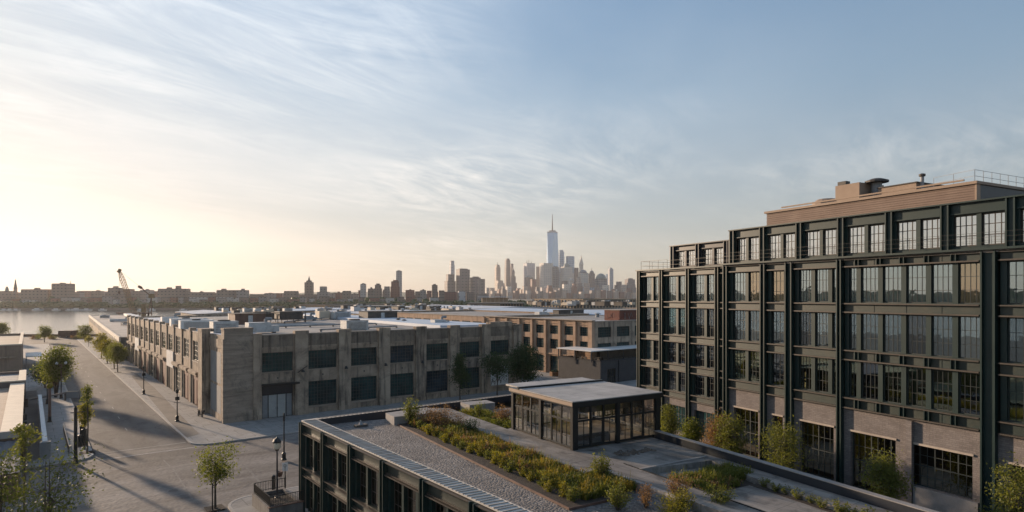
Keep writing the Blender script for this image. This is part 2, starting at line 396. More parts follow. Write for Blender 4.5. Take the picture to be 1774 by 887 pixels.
right = N.new('ShaderNodeVectorMath'); right.operation = 'DOT_PRODUCT'; L.new(tc.outputs['Generated'], right.inputs[0]); right.inputs[1].default_value = (-.34,.94,0)
big = wm('MULTIPLY', big, wm('ADD', .30, wm('MULTIPLY', ramp(N, L, right.outputs['Value'], .55, .86), .70)))
toward = N.new('ShaderNodeVectorMath'); toward.operation = 'DOT_PRODUCT'; L.new(tc.outputs['Generated'], toward.inputs[0]); toward.inputs[1].default_value = (-.78,.62,0)
side = ramp(N, L, toward.outputs['Value'], .15, .95)
cl = wm('ADD', wm('MULTIPLY', wm('MULTIPLY', big, wm('ADD', wisp, wm('MULTIPLY', wisp2, .8))), .78), wm('MULTIPLY', veil, wm('ADD', wm('MULTIPLY', side, .42), .05)))
low = ramp(N, L, sp.outputs[2], .0, .20)
cl = wm('MULTIPLY', wm('MINIMUM', cl, .92), wm('ADD', wm('MULTIPLY', low, .85), .15))
lift = mixcol(N, L, ramp(N, L, sp.outputs[2], .05, .4), (3.4,3.1,2.7), (2.55,2.8,3.05))
hs2 = N.new('ShaderNodeHueSaturation'); bw0 = N.new('ShaderNodeRGBToBW'); L.new(sky.outputs[0], bw0.inputs[0]); L.new(wm('MULTIPLY', wm('ADD', wm('MULTIPLY', ramp(N, L, sp.outputs[2], .0, .42), .40), .45), wm('SUBTRACT', 1.0, wm('MULTIPLY', ramp(N, L, bw0.outputs[0], 3, 30), wm('MULTIPLY', ramp(N, L, sp.outputs[2], .04, .22), .85)))), hs2.inputs['Saturation']); L.new(sky.outputs[0], hs2.inputs['Color'])
bw = N.new('ShaderNodeRGBToBW'); L.new(hs2.outputs[0], bw.inputs[0])
kf = wm('DIVIDE', 1.0, wm('ADD', 1.0, wm('MULTIPLY', bw.outputs[0], .43)))
soft = N.new('ShaderNodeVectorMath'); soft.operation = 'SCALE'; L.new(hs2.outputs[0], soft.inputs[0]); L.new(kf, soft.inputs['Scale'])
pink = mixcol(N, L, 1.0, soft.outputs[0], mixcol(N, L, ramp(N, L, sp.outputs[2], .06, .30), (1.07,.98,.965), (.90,1.0,1.04)), 'MULTIPLY')
skyc = mixcol(N, L, cl, pink, lift)
L.new(skyc, BG.inputs[0]); BG.inputs[1].default_value = .148
SC.view_settings.view_transform = 'Standard'; SC.view_settings.look = 'None'
SC.view_settings.exposure = 1.18; SC.view_settings.gamma = 1; SC.view_settings.use_curve_mapping = False
SC.render.engine = 'CYCLES'
SC.cycles.max_bounces = 8; SC.cycles.transparent_max_bounces = 16; SC.cycles.glossy_bounces = 3; SC.cycles.diffuse_bounces = 2
SC.cycles.transmission_bounces = 4; SC.cycles.volume_bounces = 0; SC.cycles.caustics_reflective = False; SC.cycles.caustics_refractive = False
SC.cycles.use_denoising = True; SC.cycles.sample_clamp_indirect = 4

HAZE = 0.5e-4
hz = MB().box(-6200, 4200, -300, 6900, -4, 600).build('haze', [])
tag(hz, kind='stuff')
m = bpy.data.materials.new('haze_air'); m.use_nodes = True; m.node_tree.nodes.clear()
o_ = m.node_tree.nodes.new('ShaderNodeOutputMaterial'); v_ = m.node_tree.nodes.new('ShaderNodeVolumePrincipled')
v_.inputs['Color'].default_value = (.93,.93,.95,1); v_.inputs['Density'].default_value = HAZE; v_.inputs['Anisotropy'].default_value = .5
m.node_tree.links.new(v_.outputs[0], o_.inputs['Volume']); hz.data.materials.append(m)

# ------------------------------------------------------------------ frames of the district
TH = math.atan(.7786)                      # street grid
O1 = Vector((-44.8, 96.4, 0))
E1 = Vector((math.cos(TH), math.sin(TH), 0)); E2 = Vector((-math.sin(TH), math.cos(TH), 0))
def S(x, y, z=0): return O1 + E1*x + E2*y + Vector((0,0,z))
def toS(p): d = Vector(p) - O1; return (d.dot(E1), d.dot(E2))
def arc(cx, cy, r, a0, a1, n=8):
    return [(cx+r*math.cos(rad(a0+(a1-a0)*i/n)), cy+r*math.sin(rad(a0+(a1-a0)*i/n))) for i in range(n+1)]

# ------------------------------------------------------------------ land and water
struct('water', MB().box(-6100, 4100, -250, 6800, -3, -1.6), WATER)
gm = MB()
gm.prism([(-290,-100),(700,-100),(900,640),(-90,640),(-150,452),(-168,330),(-290,310)], -2.9, 0)
gm.prism([(-216,312),(-168,336),(-196,452),(-296,452)], -2.9, -.01)
gm.prism([(-2600,-900),(-1250,-900),(-1250,600),(-2600,700)], -2.9, .5)  # unseen land under the ridges added for the window reflections
struct('ground', gm, GROUND)
struct('far_shore_ground', MB().prism([(-6000,880),(-1500,896),(-300,898),(-40,900),(250,960),(700,1100),(4000,1500),(4000,6700),(-6000,6700)], -2.9, .8), surf('shore_ground', (.09,.085,.07), (.14,.13,.11), .01, .95))
# main street, cross street and pavements (street grid)
RZ = TH
def sstruct(name, mb, m): return struct(name, mb, m, O1, TH)
sstruct('main_street', MB().prism([(-17.6,-10.4),(-6.6,-10.4),(-6.6,262),(-40,262),(-40,215),(-17.6,215)], -.2, .012), ASPH)
sstruct('cross_street', MB().prism([(-95,-39),(-9,-39),(75,-39),(75,-12.9),(-6.6,-12.9),(-6.6,-10.4),(-17.6,-10.4),(-17.6,-12.4),(-95,-12.4)], -.2, .008), COBB)
sstruct('side_street', MB().prism([(-24,-90),(-9,-90),(-9,-39),(-24,-39)], -.2, .008), COBB)
def pavement(poly):
    o = sstruct('pavement', MB().prism(poly, -.2, .14), PAVE)
    k = MB()
    n = len(poly)
    return o
def kerb(pts, out):
    mb = MB()
    for a, b in zip(pts, pts[1:]):
        mb.beam((a[0],a[1],.07), (b[0],b[1],.07), .26, .17)
    return sstruct('kerb', mb, KERB)
ne = arc(-4.1, -10.4, 2.5, 180, 270)
pavement(ne + [(90,-12.9),(90,160),(30,250),(-6.6,262)])
kerb([(-6.6,262)] + ne + [(90,-12.9)], 1)
nw = arc(-20.1, -9.9, 2.5, 270, 360)
pavement([(-95,-12.4)] + nw + [(-17.6,215),(-40,215),(-95,160)])
kerb([(-95,-12.4)] + nw + [(-17.6,215)], 1)
se = list(reversed(arc(-6.5, -41.5, 2.5, 90, 180)))
pavement([(-9,-90)] + [(40,-90),(75,-39)] + list(reversed(se[1:])) + [se[0]] if False else [(75,-39)] + arc(-6.5,-41.5,2.5,90,180) + [(-9,-90),(75,-90)])
kerb([(75,-39)] + arc(-6.5,-41.5,2.5,90,180) + [(-9,-90)], 1)
pavement(arc(-26.5,-41.5,2.5,0,90) + [(-95,-39),(-95,-90),(-24,-90)])
# worn painted lines
STONEL = surf('worn_gutter_stone', (.09,.084,.08), (.20,.188,.178), 1.2, .85, bump=.3)
def lines(name, segs, w=.22, z=.016, m=None):
    mb = MB()
    for (a, b) in segs:
        a = Vector(a); b = Vector(b); d = (b-a).normalized(); q = Vector((-d.y, d.x))*w/2
        mb.prism([(a-q)[:], (b-q)[:], (b+q)[:], (a+q)[:]], z-.003, z)
    return sstruct(name, mb, m or PAINT_W)
lines('stop_line', [((-17.2,-9.6),(-7.0,-9.6))], .2)
lines('crossing_line', [((-17.4,-13.3),(-5.5,-13.3))], .3)
lines('lane_marking', [((-12.4+ .15*(i%3), 4+11*i),(-12.4+.15*(i%3), 6.2+11*i)) for i in range(17)], .14)
q = [toS(at(*p)) for p in ((283,797),(302,815),(333,864),(360,830),(410,815),(440,832),(452,838))]
lines('tram_track', [(q[0],q[1]),(q[1],q[2])], .14, .014, STONEL)
q = [toS(at(*p)) for p in ((400,795),(425,808),(437,820),(452,838))]
lines('gutter_line', list(zip(q, q[1:])), .25, .014, STONEL)
# bare earth round the street trees
def tree_pit(px, py, w=1.6):
    x, y = toS(at(px, py, .14)); return MB().box(x-w/2, x+w/2, y-w/2, y+w/2, .12, .155)
pits = MB()
for p in ((372,880),(151,784),(175,621),(186,630),(198,639),(204,645)): 
    b = tree_pit(*p); pits._add(b.v, b.f)
sstruct('tree_pit_soil', pits, SOIL)
def patch(name, pxs, m, z=.146):
    return sstruct(name, MB().prism([toS(at(x, y, .14)) for x, y in pxs], .12, z), m)
patch('asphalt_verge', [(228,652),(238,648),(268,672),(345,752),(318,760)], surf('verge_asphalt', (.13,.115,.10), (.19,.165,.14), .3, .9, grime=((.08,.07,.06), .5, .4)))
# ------------------------------------------------------------------ shared building pieces
def MF(ox, oy, ang, oz=0):
    """facade frame: x runs along the wall, y goes into the building"""
    return Matrix.Translation((ox, oy, oz)) @ Matrix.Rotation(ang, 4, 'Z')
def wall_grid(mb, x0, x1, z0, z1, y0, y1, holes, mi=0):
    """a wall slab with rectangular openings (hx0,hx1,hz0,hz1), in columns"""
    xs = sorted({x0, x1} | {h[0] for h in holes} | {h[1] for h in holes})
    for a, b in zip(xs, xs[1:]):
        if b - a < 1e-4: continue
        mid = (a+b)/2
        hs = sorted([(h[2], h[3]) for h in holes if h[0] <= mid <= h[1]])
        z = z0
        for (p, q) in hs:
            if p - z > 1e-3: mb.box(a, b, y0, y1, z, p, mi)
            z = max(z, q)
        if z1 - z > 1e-3: mb.box(a, b, y0, y1, z, z1, mi)
def window(parent, M, x0, x1, z0, z1, y, nx, nz, fm, gm, bar=.05, fr=.09, heavy=(), depth=.08, transom=None, curtain=None, name='window', cseed=0, zbars=None):
    mb = MB(M)
    mb.box(x0, x1, y, y+depth, z0, z0+fr); mb.box(x0, x1, y, y+depth, z1-fr, z1)
    mb.box(x0, x0+fr, y, y+depth, z0+fr, z1-fr); mb.box(x1-fr, x1, y, y+depth, z0+fr, z1-fr)
    for i in range(1, nx):
        w = bar*(2.2 if i in heavy else 1); c = x0 + (x1-x0)*i/nx
        mb.box(c-w/2, c+w/2, y+.012, y+depth-.012, z0+fr, z1-fr)
    zb = zbars if zbars is not None else [i/nz for i in range(1, nz)]
    for f in zb:
        c = z0 + (z1-z0)*f; w = bar*(2 if transom and abs(f-transom) < .01 else 1)
        mb.box(x0+fr, x1-fr, y+.016, y+depth-.016, c-w/2, c+w/2)
    o = mb.build(name, fm, parent)
    g = MB(M); g.quad((x0+fr*.5, y+depth*.5, z0+fr*.5), (x1-fr*.5, y+depth*.5, z0+fr*.5), (x1-fr*.5, y+depth*.5, z1-fr*.5), (x0+fr*.5, y+depth*.5, z1-fr*.5))
    g.build('pane', gm, o)
    if curtain:
        cm, a, b, zt, zb_ = curtain
        c = MB(M); rr = random.Random(cseed); n = max(6, int((b-a)/.09)); pts = []
        for i in range(n+1):
            pts.append((a + (b-a)*i/n, y + .32 + .06*math.sin(i*1.9 + rr.random()*.8) + .02*rr.random()))
        vs = [(p[0], p[1], zb_) for p in pts] + [(p[0], p[1], zt) for p in pts]
        c._add(vs, [(i, i+1, n+2+i, n+1+i) for i in range(n)])
        c.build('curtain', cm, o)
    return o
def rail(mb, pts, h, posts=1.5, r=.03, mids=(.5,), base=0):
    for a, b in zip(pts, pts[1:]):
        a = Vector(a); b = Vector(b); L_ = (b-a).length; n = max(1, int(L_/posts))
        for i in range(n+1):
            p = a + (b-a)*i/n; mb.beam(p, p+Vector((0,0,h)), r*1.6)
        for f in (1.0,)+tuple(mids):
            mb.beam(a+Vector((0,0,h*f)), b+Vector((0,0,h*f)), r*1.5)

# ------------------------------------------------------------------ the concrete warehouse at the corner
wh = thing('concrete_warehouse', 'long two storey stained concrete warehouse on the street corner with dark gridded windows', 'warehouse', O1, TH)
LX, LY, HR = 58.8, 119.0, 13.55
P = 7.55; X0 = 5.75; WW = 4.95
wb = MB()
front = []
for i in range(7):
    a = X0 + P*i
    front.append((a, a+WW, 7.6, 10.72))
    if i > 0: front.append((a, a+WW, 1.38, 5.52))
front.append((X0, X0+WW, .14, 5.35))
wall_grid(wb, 4.3, LX, 0, HR, 0, .55, front)
# left wall along the main street
ML = MF(0, LY, rad(-90))
BP = 8.45; NB = 12
left = []
for k in range(NB):
    y0 = 16.6 + BP*k
    left.append((LY-(y0+6.2), LY-(y0+.7), 8.15, 11.75))
    left.append((LY-(y0+6.4), LY-(y0+.5), .5 if k % 4 == 2 else .14, 5.55))
wl = MB(ML)
wall_grid(wl, .0, LY-10.4, 0, 13.3, .0, .55, left)
wb._add(wl.v, wl.f)
wb.box(.56, LX-.56, LY-.5, LY, 0, HR); wb.box(LX-.5, LX, .56, LY-.51, 0, HR)
# corner: recessed bay between two piers on the left face
wb.box(.25, .8, 1.62, 10.4, 0, 13.6)
wb.box(.1, .25, 1.62, 10.4, 0, 1.1); wb.box(.12, .25, 1.62, 10.4, 11.6, 13.0)
wb.build('wall', CONC, wh)
cb_ = MB()
cb_.box(0, 4.3, -.25, 1.62, 0, 14.6); cb_.box(-.06, 4.36, -.32, 1.68, 14.6, 14.9)
cb_.box(.9, 3.8, -.3, -.25, 1.2, 11.2)
cb_.box(-.18, .02, -.33, .35, 0, 13.2)
cb_.build('corner_block', CONC2, wh)
pn = MB(); pn.box(.19, .25, 2.6, 9.6, 5.9, 10.9); pn.box(.19, .25, 2.6, 9.6, 1.1, 5.5); pn.build('wall_panel', PANELG, wh)
# front pilasters, each with its cap
for i in range(8):
    a = X0 + P*i - 2.35
    x0, x1 = (4.3, 5.6) if i == 0 else (a, a+2.2)
    if i == 7: x0, x1 = LX-1.9, LX+.15
    mb = MB()
    mb.box(x0, x1, -.45, 0, .0, 13.6)
    mb.box(x0+.0, x1-.0, -.55, -.45, 0, .9)
    mb.box(x0-.05, x1+.05, -.52, .7, 13.6, 14.15 if 0 < i < 7 else 13.9)
    mb.box((x0+x1)/2-.08, (x0+x1)/2+.08, -.49, -.45, 10.4, 12.6)
    mb.build('pilaster', CONC, wh)
# end block over the last bay
MB().box(LX-7.7, LX-2.0, -.1, 1.5, HR, 14.5).build('end_block', CONC, wh)
# parapet beams, sills and caps of the front
mb = MB()
for i in range(7):
    a = X0 + P*i
    mb.box(a-.1, a+WW+.1, -.06, .75, 13.56, 13.72)
mb.build('parapet_cap', CAP, wh)
for i in range(7):
    a = X0 + P*i
    MB().box(a-.05, a+WW+.05, -.14, 0, 11.3, 11.6).build('ledge', CONC, wh); MB().box(a-.05, a+WW+.05, -.05, 0, 11.62, 13.54).build('parapet_panel', CONCS, wh); MB().box(a-.05, a+WW+.05, -.12, 0, 7.42, 7.58).build('sill', CONC2, wh)
    if i > 0: MB().box(a-.05, a+WW+.05, -.14, 0, 1.1, 1.36).build('sill', CONC2, wh)
    MB().box(a+2.4, a+2.55, -.1, 0, 6.4, 6.7).build('wall_tie', BLACKM, wh)
for i in range(7):
    a = X0 + P*i
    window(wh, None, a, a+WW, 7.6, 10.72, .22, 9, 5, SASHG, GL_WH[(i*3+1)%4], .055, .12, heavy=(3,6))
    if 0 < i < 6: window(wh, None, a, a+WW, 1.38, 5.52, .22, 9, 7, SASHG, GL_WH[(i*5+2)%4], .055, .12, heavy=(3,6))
# entrance: canopy, dark fascia, double door
a = X0
mb = MB(); mb.box(a-.2, a+WW+.7, -1.3, .0, 5.5, 5.72); mb.box(a-.2, a+WW+.7, -1.35, -1.3, 5.45, 5.78); mb.build('canopy', BLACKM, wh)
MB().box(a, a+WW, .15, .3, 3.9, 5.35).build('door_fascia', NAVY, wh)
dm = surf('grey_door_paint', (.30,.30,.29), (.38,.38,.36), 1, .6)
for k in range(2):
    d = MB().box(a+1.05+1.42*k, a+2.40+1.42*k, .2, .28, .16, 3.8).build('door', dm, wh)
    MB().box(a+2.2+.32*k, a+2.26+.32*k, .12, .2, 1.4, 1.8).build('handle', STEELG, d)
SIDEP = surf('grey_side_panel', (.2,.205,.21), (.26,.265,.27), 1, .5)
for (p, q) in ((0,1.0),(3.9,WW)): MB().box(a+p, a+q, .24, .3, .16, 3.8).build('side_panel', SIDEP, wh)
mb = MB()
for x in (0, .98, 2.40, 3.85, WW-.12): mb.box(a+x, a+x+.1, .14, .3, .14, 3.9)
mb.box(a, a+WW, .14, .2, 3.82, 3.92); mb.build('door_frame', BLACKM, wh)
# white roll-up door with sprayed scrawl
a = X0 + P*6
rd = MB().box(a, a+WW, .25, .35, .14, 5.5).build('roller_door', WHITEP, wh)
gf = MB()
def scrawl(mb, pts, y, w=.16):
    for p, q in zip(pts, pts[1:]): mb.beam((a+p[0], y, p[1]), (a+q[0], y, q[1]), w, .02)
scrawl(gf, [(.3,1.3),(.9,2.6),(1.4,1.5),(1.9,2.9),(1.8,3.4),(1.4,3.1)], .238)
scrawl(gf, [(2.1,1.6),(2.5,3.2),(2.9,1.7),(3.3,3.0)], .236); scrawl(gf, [(.3,2.1),(2.2,2.5)], .234)
scrawl(gf, [(3.6,1.9),(4.2,1.8),(4.4,2.6),(3.8,2.9),(3.7,2.3)], .238)
gf.build('graffiti', surf('dark_red_spray', (.05,.012,.012), (.09,.02,.02), 2, .7), rd)
# wall lamps on the pilasters
for i in range(1, 7):
    a = X0 + P*i - 1.25
    mb = MB(); mb.tube((a,-.45,7.6),(a,-.8,7.75),.05); mb.lathe([(.08,.35),(.14,.3),(.32,-.05),(.30,-.1)], (a,-.95,7.4), 10)
    mb.build('wall_lamp', BLACKM, wh)
mb = MB(); mb.tube((X0+WW+.6,-.5,7.2),(X0+WW+2.2,-.5,8.2),.06); mb.tube((X0+WW+2.2,-.5,8.2),(X0+P,-.14,8.2),.05); mb.build('conduit', BLACKM, wh)
# left facade pieces
big = MB(); big.box(-1.0, .3, 10.4, 13.4, 0, 13.9); big.box(-1.06, .9, 10.34, 13.46, 13.9, 14.4)
big.build('street_pier', CONC, wh)
for k in range(NB+1):
    y0 = 16.6 + BP*k - BP*.0
    if k == 0:
        pass
    mb = MB(); yy = y0 - 1.1
    if yy > LY-1: break
    mb.box(-.2, 0, yy+.1, yy+1.3, 0, 13.4); mb.box(-.27, .8, yy+.05, yy+1.35, 13.4, 14.0)
    mb.build('street_pilaster', CONC, wh)
mb = MB(); 
for k in range(NB):
    y0 = 16.6 + BP*k
    mb.box(-.06, .7, y0+.45, y0+BP-1.2, 13.32, 13.5)
mb.build('street_parapet_cap', CAP, wh)
for k in range(NB):
    y0 = 16.6 + BP*k
    if k % 6 == 3:
        MB().box(-.34, -.02, y0-.9, y0+6.6, 4.9, 8.3).build('hoarding', surf('weathered_white_board', (.42,.42,.42), (.6,.6,.59), .7, .7, streak=((.25,.22,.2), .7)), wh)
    else:
        mb = MB(); mb.box(-.75, -.0, y0+.42, y0+BP-1.2, 6.0, 6.25); mb.box(-.6, -.0, y0+.42, y0+BP-1.2, 5.72, 6.0); mb.box(-.68, 0, y0+.42, y0+BP-1.2, 6.25, 6.42)
        mb.build('street_ledge', CONC, wh)
    mb = MB(); mb.box(-.16, 0, y0+.55, y0+6.35, 7.95, 8.13); mb.build('street_sill', CAP, wh)
    xa, xb = LY-(y0+6.2), LY-(y0+.7)
    window(wh, ML, xa, xb, 8.15, 11.75, .12, 6, 4, SASHB, GL_DARK, .07, .14, heavy=(2,4))
    xa, xb = LY-(y0+6.4), LY-(y0+.5)
    if k % 4 == 2:
        window(wh, ML, xa, xb, .5, 5.55, .14, 5, 5, SASHB, GL_DARK, .08, .16, heavy=(2,), name='shop_window')
    else:
        d = MB(ML); d.box(xa, xa+2.6, .16, .3, .14, 5.5); d.box(xa+5.0, xb, -.2, .3, .14, 5.55); d.box(xa, xb, .1, .25, 4.7, 5.5)
        d.build('shopfront', REDP if k in (0,1,4,5,7,8,10) else SASHB, wh)
        s_ = MB(ML); s_.box(xa+2.6, xa+5.0, .35, .42, .14, 4.7); s_.build('shop_door', PANELG, wh)
# dark box behind the openings, roof and its coverings
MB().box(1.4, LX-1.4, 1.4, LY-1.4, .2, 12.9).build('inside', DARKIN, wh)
rf = MB().box(.5, LX-.5, .5, LY-.5, 12.9, 13.1).build('roof', ROOFG, wh)
mb = MB(); mb.prism([(44,8),(LX-1.0,2.2),(LX-.8,LY-2),(48,LY-2)], 13.1, 13.75); mb.build('raised_roof', ROOFB, rf)
mb = MB(); mb.box(1.2, 8, 8, 60, 13.1, 13.35); mb.box(1.4, 9.5, 62, 112, 13.1, 13.3); mb.build('white_roof_strip', ROOFW, rf)

# ------------------------------------------------------------------ units on roofs
def ac_unit(kind, loc, rz, s, label, group=None, m=None):
    t = thing('roof_unit' if kind != 'vent' else 'roof_vent', label, 'air handler' if kind != 'vent' else 'roof vent', loc, rz, group)
    sx, sy, sz = s; m = m or ACG
    if kind == 'box':
        b = MB(); b.box(-sx/2, sx/2, -sy/2, sy/2, .15, sz); b.box(-sx/2-.05, sx/2+.05, -sy/2-.05, sy/2+.05, sz, sz+.08); b.build('casing', m, t)
        g = MB()
        for i in range(6): g.box(-sx*.4, sx*.4, -sy/2-.06, -sy/2-.005, .3+i*(sz-.5)/6, .36+i*(sz-.5)/6)
        g.build('grille', ACD, t)
        f = MB(); f.lathe([(min(sx,sy)*.36,0),(min(sx,sy)*.36,.22),(min(sx,sy)*.3,.22),(min(sx,sy)*.1,.1)], (0,0,sz+.08), 14); f.build('fan', ACD, t)
        k = MB()
        for x in (-1,1):
            for y in (-1,1): k.box(x*sx*.4-.1, x*sx*.4+.1, y*sy*.4-.1, y*sy*.4+.1, 0, .15)
        k.build('foot', ACD, t)
    elif kind == 'duct':
        b = MB(); b.box(-sx/2, sx*.2, -sy/2, sy/2, .2, sz); b.box(sx*.2, sx/2, -sy*.3, sy*.3, .2, sz*.7); b.build('casing', m, t)
        d = MB(); d.tube((sx*.1,0,sz), (sx*.1,0,sz+.6), .3, n=10); d.tube((sx*.1,0,sz+.6), (sx*.1+.9,-.6,sz+.6), .3, n=10); d.build('duct', STEELG, t)
        MB().box(-sx*.45, -sx*.35, -sy*.4, sy*.4, 0, .2).build('foot', ACD, t); MB().box(sx*.3, sx*.4, -sy*.25, sy*.25, 0, .2).build('foot', ACD, t)
    elif kind == 'vent':
        b = MB(); b.tube((0,0,0),(0,0,sz*.7), sx*.3, n=10); b.build('pipe', STEELG, t)
        c = MB(); c.lathe([(sx*.5,sz*.7),(sx*.55,sz*.8),(sx*.2,sz),(sx*.02,sz)], (0,0,0), 12); c.build('hood', m, t)
    elif kind == 'house':
        b = MB(); b.box(-sx/2, sx/2, -sy/2, sy/2, 0, sz); b.build('casing', m, t)
        c = MB(); c.box(-sx/2-.15, sx/2+.15, -sy/2-.15, sy/2+.15, sz, sz+.15); c.build('roof', ROOFD, t)
        d = MB(); d.box(-.5, .5, -sy/2-.05, -sy/2, .1, min(2.1, sz-.2)); d.build('door', ACG, t)
    elif kind == 'frame':
        b = MB()
        for x in (-1, 0, 1):
            for y in (-1,1): b.beam((x*sx/2, y*sy/2, 0), (x*sx/2, y*sy/2, sz), .14)
        for z in (.35*sz, sz):
            for y in (-1,1): b.beam((-sx/2, y*sy/2, z), (sx/2, y*sy/2, z), .14)
            for x in (-1,0,1): b.beam((x*sx/2, -sy/2, z), (x*sx/2, sy/2, z), .14)
        b.build('frame', ACD, t)
        c = MB(); c.box(-sx*.45, -sx*.05, -sy*.4, sy*.4, .35*sz+.07, sz*.95); c.box(sx*.05, sx*.45, -sy*.35, sy*.35, .35*sz+.07, sz*1.1); c.build('casing', m, t)
        f = MB(); f.lathe([(sy*.3,0),(sy*.3,.3),(sy*.2,.3)], (-sx*.25,0,sz), 14); f.build('fan', ACD, t)
    return t
def roofpx(px, py, z=13.1): return at(px, py, z)
ru = [('box',(388,578),(4.2,3,2.2),'pale grey boxy cooling unit just behind the corner block parapet',ACG),
      ('duct',(455,577),(5.5,2.6,2.0),'long pale unit with a bent duct behind the second front bay parapet',ACG),
      ('box',(614,573),(4.5,3,2.0),'grey cooling unit alone at the middle of the warehouse front roof edge',ACG),
      ('duct',(763,563),(4.2,2,1.3),'small pale duct unit near the right end of the warehouse roof',ACG),
      ('frame',(475,559),(14,6,2.6),'large dark framed cooling plant in the middle of the warehouse roof',ACD),
      ('house',(428,561),(7,6,2.5),'brown rusty roof shed left of the dark cooling plant',RUST),
      ('box',(409,560),(3.2,2.5,2.3),'grey cooling unit left of the brown roof shed',ACG),
      ('frame',(503,558),(6,5,2.2),'small dark framed unit right of the large cooling plant',ACD),
      ('house',(655,554),(9,6,2.4),'dark flat roofed stair house at the back of the warehouse roof',ACD),
      ('duct',(563,553),(4.5,3,2.4),'pale duct unit with a brown side at the back of the roof',CREAM),
      ('box',(590,553),(5,3,2.2),'pale grey unit left of the dark stair house',ACG),
      ('duct',(536,555),(4,2.4,1.3),'low metal duct unit behind the cooling plant',STEELG),
      ('vent',(355,563),(1.6,1.6,1.6),'round hooded roof vent near the street parapet',ACG),
      ('vent',(700,560),(1.2,1.2,1.0),'small hooded vent at the edge of the blue metal roof strip',ACD),
      ('vent',(690,558.5),(1.2,1.2,1.1),'small hooded vent close to the dark stair house',ACD),
      ('box',(340,572),(6,2.2,1.7),'low white cooling unit behind the street parapet near the corner',WHITEP),
      ('box',(322,567),(6,2.2,1.6),'low white cooling unit second from the corner behind the street parapet',WHITEP),
      ('duct',(300,562),(5,2.2,1.6),'white duct unit third from the corner behind the street parapet',WHITEP),
      ('vent',(404,565.5),(1.6,1.6,1.2),'dark squat vent in front of the brown roof shed',ACD),
      ('vent',(556,575),(.7,.7,.5),'tiny dark roof drain vent behind the front parapet',ACD)]
for kind, p, s, lab, m in ru:
    l = roofpx(*p); l.z = 13.1 + (.25 if lab.find('street parapet') > 0 and kind != 'vent' else 0)
    ac_unit(kind, l, TH, s, lab, 'plant on the corner warehouse roof', m)
# ------------------------------------------------------------------ the green steel framed block on the right
TG = math.atan(.5088)
GA = Vector((14.51, 73.17, 0)); GD = Vector((math.sin(TG), -math.cos(TG), 0)); GN = Vector((math.cos(TG), math.sin(TG), 0))
def Gw(a, y, z=0): return GA + GD*a + GN*y + Vector((0,0,z))
gb = thing('green_steel_block', 'dark green steel framed loft block with brick ground floor and brown clapboard roof storey', 'building', GA, TG - rad(90))
TZ = 4.6; GEND = 47.5
left_bays = [(0.55,3.9,2),(4.55,8.15,2),(8.75,12.4,2),(12.8,13.95,1)]
main_bays = [(14.6,18.4,2),(19.1,21.1,1),(21.95,26.0,2.5),(26.55,36.2,5.5),(37.3,41.4,2),(42.1,47.0,3)]
def split(x0, x1, n, gap=.42):
    full = int(n); half = n - full > .1
    w = (x1 - x0 - gap*(full - 1 + (1 if half else 0))) / (full + (.45 if half else 0))
    out = []; x = x0
    if half and n > 5: out.append((x, x+w*.45)); x += w*.45 + gap; half = False
    for i in range(full): out.append((x, x+w)); x += w + gap
    if half: out.append((x, x+w*.45))
    return out
def column(mb, x, z0, z1, y=0, w=.6, d=.45):
    mb.box(x-w/2, x-w/2+.1, y-d, y, z0, z1); mb.box(x+w/2-.1, x+w/2, y-d, y, z0, z1)
    mb.box(x-w/2+.1, x+w/2-.1, y-d*.45, y+.002, z0, z1)
FL = [(19.45,22.2),(15.75,18.6),(12.0,14.85)]
FLL = [(19.4,22.15),(15.75,18.65),(12.6,14.9),(9.6,11.75)]
RB = random.Random(3)
def pane_kind(bi, fi, yo):
    r = RB.random(); teal, olive, warm, deep, blue = GL_VARS
    if fi == 0: return GL_MID if r < .75 else warm
    if yo > .1: return (teal if bi == 1 else (blue if r < .5 else deep)) if fi == 1 else (teal if r < .25 else deep)
    if fi == 1: return blue if r < .55 else (GL_MID if r < .7 else deep)
    return olive if r < .5 else deep
